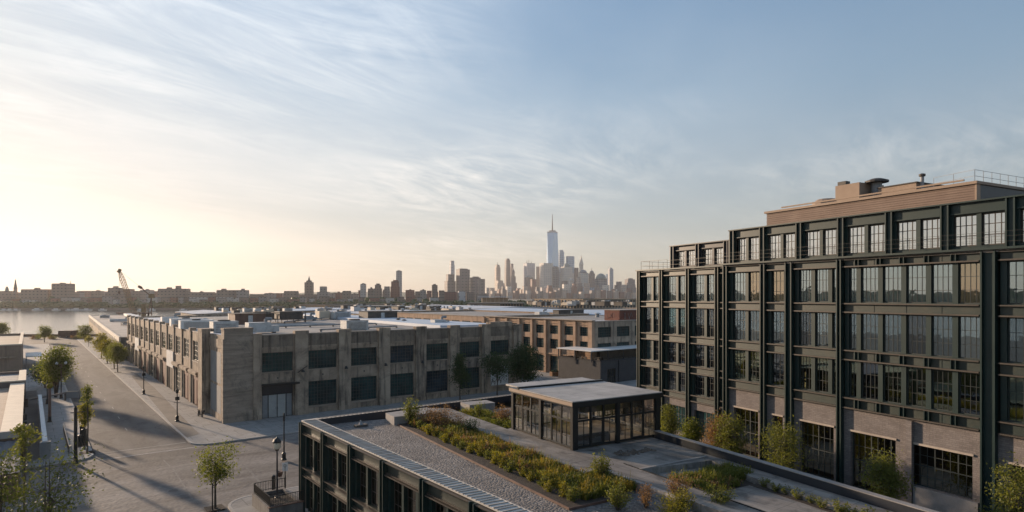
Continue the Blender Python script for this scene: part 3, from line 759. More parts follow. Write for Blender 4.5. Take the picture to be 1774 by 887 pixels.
def facade_bays(bays, yo, floors, ztop, glasses):
    for bi, (x0, x1, n) in enumerate(bays):
        for fi, (z0, z1) in enumerate(floors):
            ws = split(x0+.36, x1-.02, n, .36)
            mb = MB()
            holes = [(a, b, z0, z1) for a, b in ws]
            wall_grid(mb, x0, x1, z0-.02, z1+.02, yo+.0, yo+.4, holes)
            mb.build('window_pier', GREEN, gb)
            for wi, (a, b) in enumerate(ws):
                r = RB.random(); cur = None
                if fi == 0 and r < .6: cur = (CURTD if r < .3 else CURT, a, a+(b-a)*RB.choice((.45,1,1)), z1, z0)
                elif bi < 4 and yo > .1 and fi in (1,2) and r < .7: cur = (CURTT, a, b, z1, z0)  # teal curtains strengthen the teal reflection painted into the left bays
                elif r < .3: cur = (RB.choice((CURTD, CURTT, CURTD)), a, a+(b-a)*RB.choice((.2,.3,.4)), z1, z0)
                elif r < .36: cur = (CURT, a, b, z0+1.0, z0)
                window(gb, None, a, b, z0, z1, yo+.14, 4 if b-a > .9 else 2, 3, SASHG, pane_kind(bi, fi, yo), .034, .07, curtain=cur, cseed=bi*9+fi)
        # spandrels with their flanges
        tops = [ztop] + [f[0] for f in floors]
        bots = [f[1] for f in floors] + [None]
        for k in range(len(floors)+1):
            zt = tops[k]; zb = bots[k] if bots[k] is not None else zt - (.95 if yo < .1 else .8)
            mb = MB(); mb.box(x0, x1, yo-.03, yo+.25, zb+.021, zt-.021)
            nseg = max(1, int((x1-x0)/2.2))
            for j in range(1, nseg): mb.box(x0+(x1-x0)*j/nseg-.012, x0+(x1-x0)*j/nseg+.012, yo-.05, yo-.03, zb+.12, zt-.12)
            sp_ = mb.build('spandrel', GREENP, gb)
            fl = MB(); fl.box(x0, x1, yo-.30, yo+.0, zb+.03, zb+.13); fl.box(x0, x1, yo-.30, yo+.0, zt-.14, zt-.05)
            fl.build('flange', SASHB, sp_)
facade_bays(left_bays, .6, FLL, 22.85, (GL_MID, GL_MID, GL_MID, GL_DARK))
facade_bays(main_bays, 0, FL, 22.95, (GL_MID, GL_MID, GL_MID))
for x in (.28, 4.22, 8.45, 12.6):
    mb = MB(); column(mb, x, TZ-.1, 22.85, .6, .5, .40); mb.build('steel_column', GREEN, gb)
for x, w in ((14.28,.6),(18.75,.6),(21.52,.8),(26.27,.5),(36.75,1.0),(41.75,.6),(47.25,.6)):
    mb = MB(); column(mb, x, TZ-.1, 22.95, 0, w*.85, .4); mb.build('steel_column', GREEN, gb)
mb = MB()
for (b0, b1, z0, yo) in ((26.55,36.2,19.45,0),):
    for a, b in split(b0+.25, b1-.05, 5.5)[1:]: pass
mb.box(-.1, GEND, -.42, -.34, 22.86, 23.0) if False else mb.box(14.0, GEND, -.62, .1, 22.96, 23.10); mb.box(-.05, 14.0, .05, .75, 22.86, 23.0)
mb.build('ledge', GREEN, gb)
# extra short flanged posts between the wide bay's spandrel panels
for a, b in split(26.91, 36.18, 5.5, .36)[1:]:
    for z0, z1 in ((22.2,22.9),(14.9,15.7),(11.1,11.95)):
        mb = MB(); mb.box(a-.36, a-.30, -.28, 0, z0, z1); mb.box(a-.06, a-.0, -.28, 0, z0, z1); mb.box(a-.30, a-.06, -.1, 0, z0, z1); mb.build('spandrel_post', GREEN, gb)
# brick ground floor
hl = []; gw = []
for (x0, x1, n) in main_bays:
    lo = 6.4 if x0 > 26 and x0 < 30 else 4.75
    for (p, q) in ([(x0+.5, x0+(x1-x0)*.42), (x0+(x1-x0)*.53, x1-.5)] if x1-x0 > 8 else [(x0+.5, x1-.4)]):
        hl.append((p, q, 4.9 if p < 30 else 6.35, 9.3)); gw.append(hl[-1])
mb = MB(); wall_grid(mb, 14.55, 47.2, TZ-.1, 11.0, -.02, .55, hl)
mb.box(31.5, 31.9, -.3, -.02, TZ-.1, 10.95)
hl2 = [(4.9,8.0,5.2,8.0),(9.1,12.2,5.2,8.0),(1.0,3.8,5.2,8.0),(12.9,13.8,5.2,8.0)]
wall_grid(mb, .55, 13.98, TZ-.1, 8.78, .58, 1.1, hl2)
mb.build('brick_wall', BRICKG, gb)
for (p, q, z0, z1) in gw:
    window(gb, None, p, q, z0, z1, .25, max(4, int((q-p)/.5)), 4, SASHG, GL_VARS[2], .04, .1, heavy=(3,6), transom=.5, zbars=(.25,.5,.75) , name='shop_window')  # warm pane tint stands for the sunlit room behind
    mb = MB(); mb.box(p-.1, q+.1, -.12, -.02, z1+.0, z1+.14); mb.build('lintel', CAP, gb)
for (p, q, z0, z1) in hl2:
    window(gb, None, p, q, z0, z1, .85, 6, 3, SASHG, GL_DARK, .045, .1, heavy=(3,), name='shop_window')
mb = MB(); mb.box(31.95, 36.1, -.2, -.03, TZ, 6.3); mb.build('low_wall', BLOCK, gb)
# rooms behind the glass: slabs, back wall, end walls
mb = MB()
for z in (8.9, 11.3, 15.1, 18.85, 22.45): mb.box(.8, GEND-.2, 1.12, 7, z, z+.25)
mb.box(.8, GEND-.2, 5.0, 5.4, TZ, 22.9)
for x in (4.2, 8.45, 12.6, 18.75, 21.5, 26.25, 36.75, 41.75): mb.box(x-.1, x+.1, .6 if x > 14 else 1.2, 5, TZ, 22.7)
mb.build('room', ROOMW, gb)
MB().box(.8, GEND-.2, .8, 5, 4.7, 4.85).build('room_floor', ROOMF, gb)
mb = MB()
for x in (23.2, 24.6, 28.4, 29.5, 33.0, 34.4, 38.6, 40.0):
    mb.box(x-.55, x+.55, 1.6, 2.3, 6.2, 6.27); mb.box(x-.05, x+.05, 1.9, 2.0, 4.85, 6.2); mb.box(x-.4, x-.05, 2.5, 2.9, 5.2, 6.3)
mb.build('cafe_table', surf('pale_wood', (.30,.19,.11), (.38,.25,.15), 1, .5), gb)
mb = MB(); mb.box(0, .78, .6, 16, TZ-.1, 22.85); mb.box(GEND-.2, GEND, .6, 16, TZ, 26.3); mb.box(.78, GEND-.2, 15.6, 16, TZ, 22.85); mb.box(13.7, 14.3, .01, 1.2, 11, 22.9)
mb.build('end_wall', GREENP, gb)
rfp = MB(); rfp.box(0, GEND, .75, 16, 22.7, 22.84); rfp.box(14.0, GEND, -.3, .75, 22.8, 22.94); rfp.build('roof', ROOFG, gb)
# set back top storeys
def top_storey(x0, x1, yo, z0, z1, wz, pil, gl, mat, roofd):
    mb = MB(); wins = []
    for a, b in zip(pil, pil[1:]):
        for p, q in split(a+.44, min(b, x1)-.32, 2, .3): wins.append((p, q, wz[0], wz[1]))
    wall_grid(mb, x0, x1, z0, z1, yo, yo+.4, wins)
    mb.box(x0, x0+.4, yo+.4, roofd, z0, z1); mb.box(x1-.4, x1, yo+.4, roofd, z0, z1); mb.box(x0+.4, x1-.4, roofd-.4, roofd, z0, z1)
    mb.build('top_storey_wall', mat, gb)
    mc = MB()
    for p in pil:
        if x0+.1 < p < x1-.1 or True: column(mc, min(max(p, x0+.3), x1-.3), z0, z1, yo, .55, .28)
    mc.box(x0-.05, x1+.05, yo-.34, yo+.5, z1, z1+.1); mc.box(x0, x1, yo-.14, yo, wz[1]+.06, wz[1]+.13)
    mc.build('top_storey_column', mat, gb)
    for k, (p, q, a, b) in enumerate(wins):
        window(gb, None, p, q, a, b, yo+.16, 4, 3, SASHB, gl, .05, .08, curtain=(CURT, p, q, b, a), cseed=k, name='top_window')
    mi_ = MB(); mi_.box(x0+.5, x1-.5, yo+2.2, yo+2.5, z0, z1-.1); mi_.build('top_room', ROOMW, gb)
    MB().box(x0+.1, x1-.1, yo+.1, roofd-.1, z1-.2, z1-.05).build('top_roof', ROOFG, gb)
top_storey(14.05, GEND, .7, 22.95, 26.3, (23.35,25.5), [14.05+3.93*k for k in range(9)], GL_SKY, GREEN, 15.5)
top_storey(4.85, 14.0, 1.3, 22.85, 25.45, (23.2,24.85), [4.9,9.05,13.0,16.8], GL_SKY, NAVY, 14)
mb = MB(); rail(mb, [(14.2,-.42,23.1),(GEND,-.42,23.1)], 1.0, 1.9, .011, (.35,.68)); mb.build('railing', SASHB, gb)
mb = MB(); rail(mb, [(4.8,.7,22.95),(.25,.7,22.95),(.25,9,22.95)], 1.05, 1.4, .022, (.5,)); rail(mb, [(4.8,.7,22.95),(13.9,.7,22.95)], .95, 1.9, .016, (.5,)); mb.build('railing', SASHB, gb)
# clapboard roof storey and its plant
ph = MB(); ph.box(15.6, 33.9, 4.0, 14, 26.2, 28.05)
for k in range(10): ph.box(15.55, 33.95, 3.95-.02*(k%2), 4.0, 26.3+.18*k, 26.46+.18*k)
ph.build('roof_storey', SIDING, gb)
mb = MB(); mb.box(15.4, 34.1, 3.75, 14.2, 28.05, 28.25); mb.box(33.9, 34.02, 3.9, 4.4, 26.2, 28.05); mb.build('roof_storey_cap', TANBOX, gb)
MB().box(33.92, 34.0, 4.45, 13.9, 26.25, 28.0).build('end_shade', NAVY, gb)  # dark sheet: the shade on this end face put into its colour
mb = MB(); rail(mb, [(30.5,5.0,28.25),(33.7,4.3,28.25),(33.7,13.5,28.25)], .9, 1.1, .016, (.5,)); mb.build('roof_railing', STEELG, gb)
mb = MB(); mb.beam((17,4.3,28.5),(33,4.3,28.5),.12); mb.build('roof_pipe', TANBOX, gb)
def roof_thing(name, label, cat, a, y, z=28.25): return thing(name, label, cat, Gw(a, y, z), TG-rad(90))
t = roof_thing('plant_box', 'tan box housing left of the mushroom vent on the clapboard roof storey', 'roof housing', 22.6, 7)
MB().box(-1.15, 1.15, -1, 2.5, 0, 1.75).build('casing', TANBOX, t); MB().box(-1.0, -.2, -.9, -.3, 1.75, 2.1).build('cap', ACD, t)
t = roof_thing('mushroom_vent', 'steel mushroom vent beside the tan box housing on the roof', 'roof vent', 24.3, 7.6)
mb = MB(); mb.tube((0,0,0),(0,0,1.7),.42,n=12); mb.build('pipe', STEELG, t); mb = MB(); mb.lathe([(.4,1.7),(.95,1.75),(.95,1.9),(.4,2.1),(.02,2.15)],(0,0,0),16); mb.build('hood', ACD, t)
t = roof_thing('plant_box', 'long low tan box housing between the mushroom vent and the tall flue', 'roof housing', 26.6, 7.5)
MB().box(-1.6, 1.6, -.8, 3, 0, 1.05).build('casing', TANBOX, t); MB().box(-1.7, 1.7, -.9, 3.1, 1.05, 1.13).build('cap', ACD, t)
t = roof_thing('flue_pipe', 'tall thin steel flue pipe with a dark cap on the roof', 'chimney', 28.5, 7)
mb = MB(); mb.tube((0,0,0),(0,0,1.55),.14,n=10); mb.build('pipe', STEELG, t); mb = MB(); mb.lathe([(.14,1.5),(.24,1.55),(.24,1.72),(.05,1.78)],(0,0,0),12); mb.build('cap', ACD, t)
t = roof_thing('roof_hood', 'low curved tan hood at the far end of the clapboard roof', 'roof hood', 20.2, 6.5)
mb = MB(); mb.lathe([(1.3,0),(1.25,.4),(.8,.75),(.05,.85)],(0,0,0),14); mb.build('hood', TANBOX, t)

# ------------------------------------------------------------------ the near steel framed building with the roof garden
FA = at(525, 728, 8.5); FA.z = 0
def toA(p): d = Vector((p[0], p[1], 0)) - FA; return (d.dot(E1), d.dot(E2))
fb = thing('roof_garden_building', 'low dark steel framed building with standing seam coping and gravel roof garden', 'building', FA, TH)
ZR, ZT = 8.0, 8.5
RE0 = Vector((12, 50.3, 0)); RED = GD
def RE(t, off=0): return RE0 + RED*t - GN*off
cB = None
# back right corner: where the right edge meets the back edge
for i in range(400):
    if toA(RE(-.1*i))[1] >= 0: cB = RE(-.1*i); break
near_t = 36
poly = [(0,0), (0,-47), toA(RE(near_t)), toA(cB)]
mb = MB(); mb.prism([(.5,-.5),(.5,-46.5),(toA(RE(near_t))[0]-.5,-46.5 if False else toA(RE(near_t,.5))[1]),toA(RE(-20,.5))], 7.3, ZR); mb.build('gravel_roof', GRAV, fb)
rA = [toA(RE(near_t)), toA(cB), toA(RE(near_t,.35)), toA(RE(-23.5,.35))]
mb = MB(); mb.prism([toA(RE(near_t,.35)), rA[0], rA[1], (rA[1][0]-.4, rA[1][1]-.35)], 0, 9.0)
mb.prism([(rA[1][0]-.5,-.4),(rA[1][0]-.02,-.02),(.42,-.02),(.42,-.4)], 0, 8.35); mb.build('parapet_wall', NAVY, fb)
mb = MB(); q0, q1, q2, q3 = toA(RE(near_t,-.05)), toA(RE(-20,-.05)), toA(RE(-20,.42)), toA(RE(near_t,.42)); mb.prism([q0,q1,q2,q3], 9.0, 9.05); mb.build('parapet_cap', BLOCK, fb)
# seamed coping along the street edge and the back edge
COP = surf('seamed_grey_coping', (.44,.405,.36), (.60,.555,.50), .5, .8, bump=.1); SEAM = surf('coping_seam', (.20,.185,.17), (.28,.26,.24), 1, .7)
mb = MB()
mb._add([(-.12,.12,8.38),(-.12,.12,8.5),(.98,-1.0,8.55),(.98,-1.0,8.0),(-.12,-47,8.38),(-.12,-47,8.5),(.98,-47,8.55),(.98,-47,8.0)], [(0,1,2,3),(7,6,5,4),(1,5,6,2),(0,4,5,1),(2,6,7,3)])
mb.beam((.98,-.9,8.56),(.98,-47,8.56),.06,.07)
L_ = toA(cB)[0]
mb._add([(-.12,.12,8.3),(-.12,.12,8.5),(1.15,-1.0,8.62),(1.15,-1.0,8.3),(L_,.12,8.3),(L_,.12,8.5),(L_-1,-1.0,8.62),(L_-1,-1.0,8.3)], [(0,1,2,3),(7,6,5,4),(1,2,6,5),(0,4,5,1),(2,3,7,6)])
cp_ = mb.build('coping', COP, fb)
mb = MB(); rr = random.Random(5); y = -.6
while y > -47:
    mb.beam((-.13, y+.14+rr.uniform(-.06,.06), 8.51), (.96, y-.16+rr.uniform(-.08,.08), 8.56), .07, .07); y -= .42
x = 1.4
while x < L_-1.2:
    mb.beam((x-.12, .13, 8.51), (x+.12, -.98, 8.63), .07, .07); x += .42
mb.build('seam', SEAM, cp_)
mb = MB(); mb.box(1.12, L_-1.2, -1.02, -.97, 7.9, 8.6); mb.box(.96, 1.0, -47, -1.02, 7.9, 8.52); mb.build('coping_upstand', NAVY, fb)
# street facade: columns, spandrels, windows
MA = MF(0, 0, rad(-90))
BPF = 5.63
for k in range(9):
    mb = MB(MA); column(mb, BPF*k + .3 if k == 0 else BPF*k, 0, 8.38, 0, .55, .42); mb.build('steel_column', GREEN, fb)
for k in range(8):
    x0 = BPF*k + (.6 if k == 0 else .28); x1 = BPF*(k+1) - .28
    for (z0, z1, zt) in ((4.4,7.35,8.36),(.6,3.55,4.4)):
        ws = split(x0+.35, x1-.05, 2.5, .3)
        mb = MB(MA); wall_grid(mb, x0, x1, z0, z1, 0, .4, [(a, b, z0, z1) for a, b in ws]); mb.build('window_pier', GREEN, fb)
        for a, b in ws: window(fb, MA, a, b, z0, z1, .3, 3 if b-a > 1 else 1, 3, SASHB, GL_LOW, .045, .07, curtain=(CURTD, a, a+(b-a)*.5, z1, z0) if (k+int(z0))%3 == 0 else None)
        mb = MB(MA); mb.box(x0, x1, -.03, .3, z1+.001, zt-.001); sp_ = mb.build('spandrel', GREENP, fb)
        fl = MB(MA); fl.box(x0, x1, -.3, -.031, z1+.02, z1+.10); fl.box(x0, x1, -.2, -.031, z1+.16, z1+.2); fl.box(x0, x1, -.34, -.031, zt-.09, zt-.02); fl.build('flange', SASHB, sp_)
mb = MB(MA); mb.box(.3, 46.9, 3.0, 3.3, 0, 7.2); mb.box(.3, 46.9, .45, 3, 3.7, 4.2); mb.box(.3, 46.9, .45, 3, 0, .3); mb.build('room', ROOMW, fb)
mb = MB(); mb.box(.35, L_-.3, -.42, -.3, 0, 8.2) ; mb.build('back_wall', GREENP, fb)
mb = MB(); mb.box(.0, toA(RE(near_t))[0], -47.2, -46.9, 0, 8.4); mb.build('near_wall', GREENP, fb)

# deck, beds and low walls of the roof garden (pavilion grid)
TP = math.atan(.6065); Q0 = Vector((4.5, 46.0, 0)); P1_ = Vector((math.cos(TP), math.sin(TP), 0)); P2_ = Vector((-math.sin(TP), math.cos(TP), 0))
def PW(p, q, z=0): return Q0 + P1_*p + P2_*q + Vector((0,0,z))
def PA(p, q): return toA(PW(p, q))
def deck(name, pts, z1, m, z0=7.9):
    return MB().prism(pts, z0, z1).build(name, m, fb)
deck('deck_path', [PA(-2.7,-4.6),PA(-.3,-4.6),PA(-.3,20.5),PA(-2.7,22.2)], ZT, DECK)
deck('deck_path', [PA(-1.05,-30),PA(.8,-30),PA(.8,-4.61),PA(-1.05,-4.61)], ZT, DECK)
deck('deck_court', [PA(-.29,-4.6),PA(.81,-4.6),PA(.81,-6.25),toA(RE(7.1,.45)),toA(RE(-11,.45)),PA(6.5,11.8),PA(-.29,9.0)], ZT-.02, DECK)
w0 = [toA(RE(7.2,.45)), toA(RE(7.2,1.5)), toA(RE(13,2.4)), toA(RE(near_t-2,2.4)), toA(RE(near_t-2,.45))]
deck('deck_walkway', list(reversed(w0)), ZT, DECK)
deck('sunk_court', [PA(.82,-9.2),PA(7.4,-9.2),PA(7.4,-6.26),PA(.82,-6.26)], 8.07, DECK)
deck('lower_slab', [PA(.82,-26),PA(4.0,-26),PA(4.9,-11.7),PA(.82,-11.7)], 8.22, DECK)
deck('court_wall', [PA(.82,-6.4),PA(7.2,-6.4),PA(7.2,-6.2),PA(.82,-6.2)], 8.56, BLOCK)
deck('planter_block', [PA(-7.3,17.6),PA(-2.75,17.6),PA(-2.75,20.6),PA(-7.3,19.9)], 8.8, BLOCK)
deck('planter_block', [PA(1.6,19.7),PA(4.6,19.7),PA(4.6,21.6),PA(1.6,21.8)], 8.75, BLOCK)
deck('end_block', [PA(-3.0,-5.2),PA(-1.1,-5.2),PA(-1.1,-4.62),PA(-3.0,-4.62)], 8.62, BLOCK)
deck('planter_wall', [PA(-1.35,-12.5),PA(-1.06,-12.5),PA(-1.06,-5.2),PA(-1.35,-5.2)], 8.52, BLOCK)
BEDS = {'bed_soil': [PA(-6.95,-9),PA(-2.72,-9),PA(-2.72,17.5),PA(-6.95,17.5)]}
deck('bed_soil', BEDS['bed_soil'], 8.13, SOIL)
deck('bed_soil', [PA(-.28,9.1),PA(2.6,9.1),PA(2.6,19.4),PA(-.28,19.4)], 8.2, SOIL)
deck('bed_soil', [PA(.83,-11.69),PA(6.6,-11.69),PA(6.9,-9.0),PA(.83,-9.0)], 8.14, SOIL)
deck('bed_soil', [PA(4.01,-25),PA(5.0,-25),PA(5.9,-11.7),PA(4.91,-11.7)], 8.24, SOIL)
mb = MB(); a, b, c = PA(-7.0,17.5), PA(-7.0,-9.05), PA(-2.7,-9.05)
mb.beam((*a,8.08),(*b,8.08),.06,.14); mb.beam((*b,8.08),(*c,8.08),.06,.14); mb.build('bed_edging', RUST, fb)
mb = MB(); a, b = PA(.83,-4.7), PA(.83,-26); mb.beam((*a,8.5),(*b,8.5),.08,.1); mb.build('deck_joint', BLACKM, fb)
# rubble strip on the court
mb = MB(); rr = random.Random(11)
for i in range(90):
    p, q = rr.uniform(2.0,5.2), -2.6 + rr.gauss(0,.28)
    w = PA(p, q - (p-2)*.05); r = rr.uniform(.05,.16); mb.blob((w[0], w[1], 8.5), r, r, r*.7, i, .3, 0, 6, 4)
tag(mb.build('rubble', surf('brown_rubble', (.08,.06,.045), (.17,.135,.11), 3, .95, bump=.6), None, FA, TH), 'strip of brown stone rubble lying on the deck in front of the glass pavilion', 'rubble', kind='stuff')
# a small roof drain with its dark tray, near the back coping
t = thing('roof_drain', 'small dark vent tray with a pale nozzle on the gravel roof', 'roof drain', at(625,739,ZR), TH)
MB().box(-.55,.55,-.3,.3,0,.2).build('tray', ACD, t); mb = MB(); mb.lathe([(.2,.2),(.12,.35),(.06,.55),(.02,.6)],(0,0,0),8); mb.build('nozzle', STEELG, t)

# ------------------------------------------------------------------ glass pavilion on the deck
pv = thing('glass_pavilion', 'flat roofed black framed glass pavilion on the roof deck', 'pavilion', PW(0,0,8.5), TP)
PW_, PD, PH = 8.9, 8.8, 3.64
for (x, w, y) in [(0,.5,0),(PW_/2-.15,.3,0),(PW_-.5,.5,0),(PW_/2-.15,.3,PD-.3)] + [(x_,.3,y_) for y_ in (PD/2-.15, PD-.3) for x_ in (0, PW_-.3)]:
    MB().box(x, x+w, y, y+.3, 0, 3.2).build('post', BLACKM, pv)
mb = MB(); mb.box(-.12, PW_+.12, -.12, PD+.12, 3.2, 3.42); mb.box(-.16, PW_+.16, -.16, PD+.16, 3.42, 3.58); rf = mb.build('roof', BLACKM, pv)
mb = MB(); mb.box(-.175, -.161, -.17, PD+.1, 3.3, 3.56); mb.build('lit_fascia', TANBOX, rf)  # sunlit left roof edge painted in as a tan strip
PROOF = surf('pavilion_roof_sheet', (.34,.318,.295), (.52,.485,.45), .35, .6, stretch=(1,.35,1), grime=((.2,.187,.178), .65, .5), pattern=('floor', 20, 1.1, .03, (.6,.6,.6), .1), bump=.1)
MB().box(-.1, PW_+.1, -.1, PD-1.4, 3.58, 3.64).build('roof_sheet', PROOF, rf)
MB().box(-.15, PW_+.1, PD-1.4, PD-1.15, 3.58, 3.78).build('ridge_upstand', BLACKM, rf)
MB().box(.4, PW_+.0, PD-1.15, PD+1.6, 3.52, 3.66).build('rear_roof_sheet', PROOF, rf)
mb = MB(); mb.box(.3, PW_-.3, .3, PD-.3, 0, .06); mb.build('floor', surf('pale_oak_floor', (.26,.2,.14), (.36,.28,.2), 1, .4), pv)
def glazing(M, x0, x1, nb, doors=()):
    n = nb; w = (x1-x0)/n
    for i in range(n):
        a, b = x0+w*i, x0+w*(i+1)
        f = MB(M); f.box(a, a+.07, .08, .2, .08, 3.2); f.box(b-.07, b, .08, .2, .08, 3.2); f.box(a+.07, b-.07, .09, .19, .08, .22 if i not in doors else .3); f.box(a+.07, b-.07, .09, .19, 2.02, 2.16); f.box(a+.07, b-.07, .09, .19, 3.1, 3.2)
        if i in doors: f.box(a+.07, a+.15, .1, .18, .3, 2.02); f.box(b-.15, b-.07, .1, .18, .3, 2.02)
        else: f.box((a+b)/2-.02, (a+b)/2+.02, .11, .17, .22, 2.02); f.box(a+.07, b-.07, .115, .165, .9, .94)
        o = f.build('door' if i in doors else 'glazing_frame', BLACKM, pv)
        g = MB(M); g.quad((a+.05,.14,.15),(b-.05,.14,.15),(b-.05,.14,3.15),(a+.05,.14,3.15)); g.build('pane', GL_PAV, o)
glazing(None, .5, PW_/2-.15, 3, (1,)); glazing(None, PW_/2+.15, PW_-.5, 3, (1,))
ml = MF(0, PD, rad(-90)); glazing(ml, .3, PD/2-.15, 3); glazing(ml, PD/2+.15, PD-.3, 3)
mr = MF(PW_, 0, rad(90)); glazing(mr, .3, PD/2-.15, 3); glazing(mr, PD/2+.15, PD-.3, 3)
mk = MF(PW_, PD, rad(180)); glazing(mk, .3, PW_/2-.15, 3); glazing(mk, PW_/2+.15, PW_-.3, 3)
mb = MB(); mb.box(.35, PW_-.35, .35, PD-.35, 3.05, 3.19); mb.build('ceiling', surf('brown_ceiling', (.26,.19,.14), (.33,.25,.18), 1, .8), pv)
mb = MB()
for i, m_ in enumerate((None,)): mb.box(.4, PW_-.4, .34, .38, 2.6, 3.05); mb.box(.34, .38, .4, PD-.4, 2.6, 3.05)
mb.build('roller_blind', surf('brown_blind', (.10,.075,.055), (.13,.1,.075), 1, .9), pv)
for x, y in ((2.9,5.6),(6.1,5.6)): MB().box(x-.14,x+.14,y-.14,y+.14,.06,3.05).build('inner_column', CREAM, pv)
t = thing('sofa', 'low dark sofa inside the glass pavilion behind its front glazing', 'sofa', PW(2.4,1.1,8.56), TP)
mb = MB(); mb.box(-1.5,1.5,-.4,.4,.12,.45); mb.build('seat', ACD, t); mb = MB(); mb.box(-1.5,1.5,-.55,-.4,.12,.85); mb.build('backrest', ACD, t)
mb = MB(); mb.box(-1.62,-1.5,-.5,.4,.1,.65); mb.box(1.5,1.62,-.5,.4,.1,.65); mb.build('armrest', ACD, t)
t = thing('cafe_table', 'small round table inside the glass pavilion near the right end', 'table', PW(6.6,2.2,8.56), TP)
mb = MB(); mb.lathe([(.5,.72),(.5,.76)],(0,0,0),16); mb.build('tabletop', TANBOX, t); mb = MB(); mb.tube((0,0,0),(0,0,.72),.04); mb.lathe([(.25,0),(.25,.03)],(0,0,0),12); mb.build('leg', BLACKM, t)
# terrace between the two steel framed buildings
tv = [RE(near_t)[:2], RE(-20)[:2], Gw(-1.5,.0)[:2], Gw(GEND,0)[:2]]
tv = [RE(near_t,-.02)[:2], Gw(GEND+4,-.05)[:2], Gw(GEND+4,20)[:2], Gw(-3,20)[:2], Gw(-3,-.0)[:2], RE(-22,-.02)[:2]]
struct('terrace', MB().prism(tv, 0, TZ), PAVE)
mb = MB(); a, b = Gw(14,-1.2,TZ), Gw(GEND,-1.2,TZ); mb.beam((a.x,a.y,TZ+.2),(b.x,b.y,TZ+.2),.5,.4)
tag(mb.build('planter_kerb', BLOCK), 'long low concrete planter kerb along the green block ground floor', 'planter')
# ------------------------------------------------------------------ dark annex and the second concrete warehouse across the alley
def simple_win(parent, M, x0, x1, z0, z1, y=.2, nx=4, nz=3, gm=None, fm=None): return window(parent, M, x0, x1, z0, z1, y, nx, nz, fm or SASHG, gm or GL_DARK, .07, .12)
NW = Vector((19.8, 139, 0))
da = thing('dark_brick_annex', 'low dark painted brick building with a glass railed roof terrace under a white canopy', 'building', NW, TH)
mb = MB(); wall_grid(mb, 0, 42, 0, 5.2, 0, .4, [(2.2,5.0,.14,3.4)]); mb.box(0, .4, .4, 14, 0, 5.2); mb.box(.4, 42, 13.6, 14, 0, 5.2); mb.box(41.6, 42, .4, 13.6, 0, 5.2); mb.build('wall', BRICKD, da)
mb = MB(); mb.box(-.08, 42.1, -.08, .5, 5.2, 5.36); mb.box(-.08, .5, .5, 14.1, 5.2, 5.36); mb.build('parapet_cap', NAVY, da)
MB().box(.4, 41.6, .4, 13.6, 4.6, 4.75).build('roof', ROOFG, da)
simple_win(da, None, 2.2, 5.0, .14, 3.4, .2, 4, 2, GL_LOW).name = 'door'
mb = MB(); mb.box(5.9, 6.3, -.2, 0, 0, 5.2); mb.build('pilaster', NAVY, da)
mb = MB(); mb.box(-1.5, 34, 1.4, 13, 7.35, 7.55); cn = mb.build('canopy', WHITEP, da)
mb = MB()
for x in (-1.2, 4.2, 9.5, 15, 21): 
    for y in (1.7, 7, 12.6): mb.box(x-.1, x+.1, y-.1, y+.1, 4.7 if x > 0 else 4.9, 7.35)
mb.build('canopy_post', NAVY, da)
mb = MB(); rail(mb, [(.3,13,5.3),(.3,.4,5.3),(24,.4,5.3)], 1.0, 1.5, .03, (.5,)); mb.build('railing', NAVY, da)
mb = MB(); mb.box(6, 20, 6, 11, 4.75, 7.3); mb.build('terrace_room', surf('glazed_room', (.04,.035,.03), (.08,.07,.055), .8, .3), da)
for k, (x, y) in enumerate(((1.8,3),(4.6,4.5),(2.5,8))):
    t = thing('terrace_table', ('dark terrace table nearest the roof corner under the white canopy','dark terrace table further along the front railing under the white canopy','dark terrace table at the back of the canopied roof terrace')[k], 'table', NW + E1*x + E2*y + Vector((0,0,4.75)), TH, 'tables on the annex roof terrace')
    MB().box(-.8,.8,-.5,.5,.7,.76).build('tabletop', ACD, t); mb = MB()
    for sx in (-.7,.7): mb.box(sx-.05,sx+.05,-.4,.4,0,.7)
    mb.build('leg', ACD, t)

B2 = Vector((19.3, 147.4, 0))
b2 = thing('brick_toned_warehouse', 'sunlit three storey concrete warehouse across the alley with grey piers', 'warehouse', B2 , TH)
L2, H2 = 44, 13.9
M2 = MF(0, L2, rad(-90))
mb = MB(M2); hs = []
for k in range(8):
    a = L2 - 5.5*k - 5.0
    hs += [(a+.35, a+4.1, 10.2, 12.4), (a+.35, a+4.1, 6.4, 8.9), (a+.35, a+4.1, .3, 4.6)]
wall_grid(mb, 0, L2, 0, H2, 0, .5, hs)
for k in range(9): mb.box(L2-5.5*k-1.0 if k else L2-1.4, L2-5.5*k-.15 if k else L2, -.45, 0, 0, 13.6)
mb.box(0, L2, -.25, 0, 5.0, 5.3); mb.box(0, L2, -.15, 0, 12.9, 13.05)
mb.build('wall', CONCB, b2)
mb = MB(M2); mb.box(-.1, L2+.1, -.55, .6, H2, H2+.22); mb.build('parapet_cap', CAP, b2)
for h in hs: simple_win(b2, M2, *h, .25, 5, 4)
f2 = []
for k in range(5):
    a = 1.6 + 6.6*k
    f2 += [(a, a+4.6, 9.9, 12.4), (a, a+4.6, 6.0, 8.5)]
mb = MB(); wall_grid(mb, .51, 46, 0, 13.7, 0, .5, f2); mb.build('front_wall', CONC, b2)
mb = MB(); mb.box(.51, 46, -.1, .55, 13.7, 13.9); mb.build('front_cap', CAP, b2)
for h in f2: simple_win(b2, None, *h, .2, 6, 4)
mb = MB(); mb.box(1, 45.5, 1, L2, 12.9, 13.3); mb.box(.9, 45.5, L2-.5, L2, 0, 12.9); mb.build('roof', ROOFG, b2)
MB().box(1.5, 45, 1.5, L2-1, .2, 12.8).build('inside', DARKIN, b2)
mb = MB(); mb.box(3.5, 22, 4, 9, 13.3, 13.55); mb.build('white_roof_strip', ROOFW, b2)
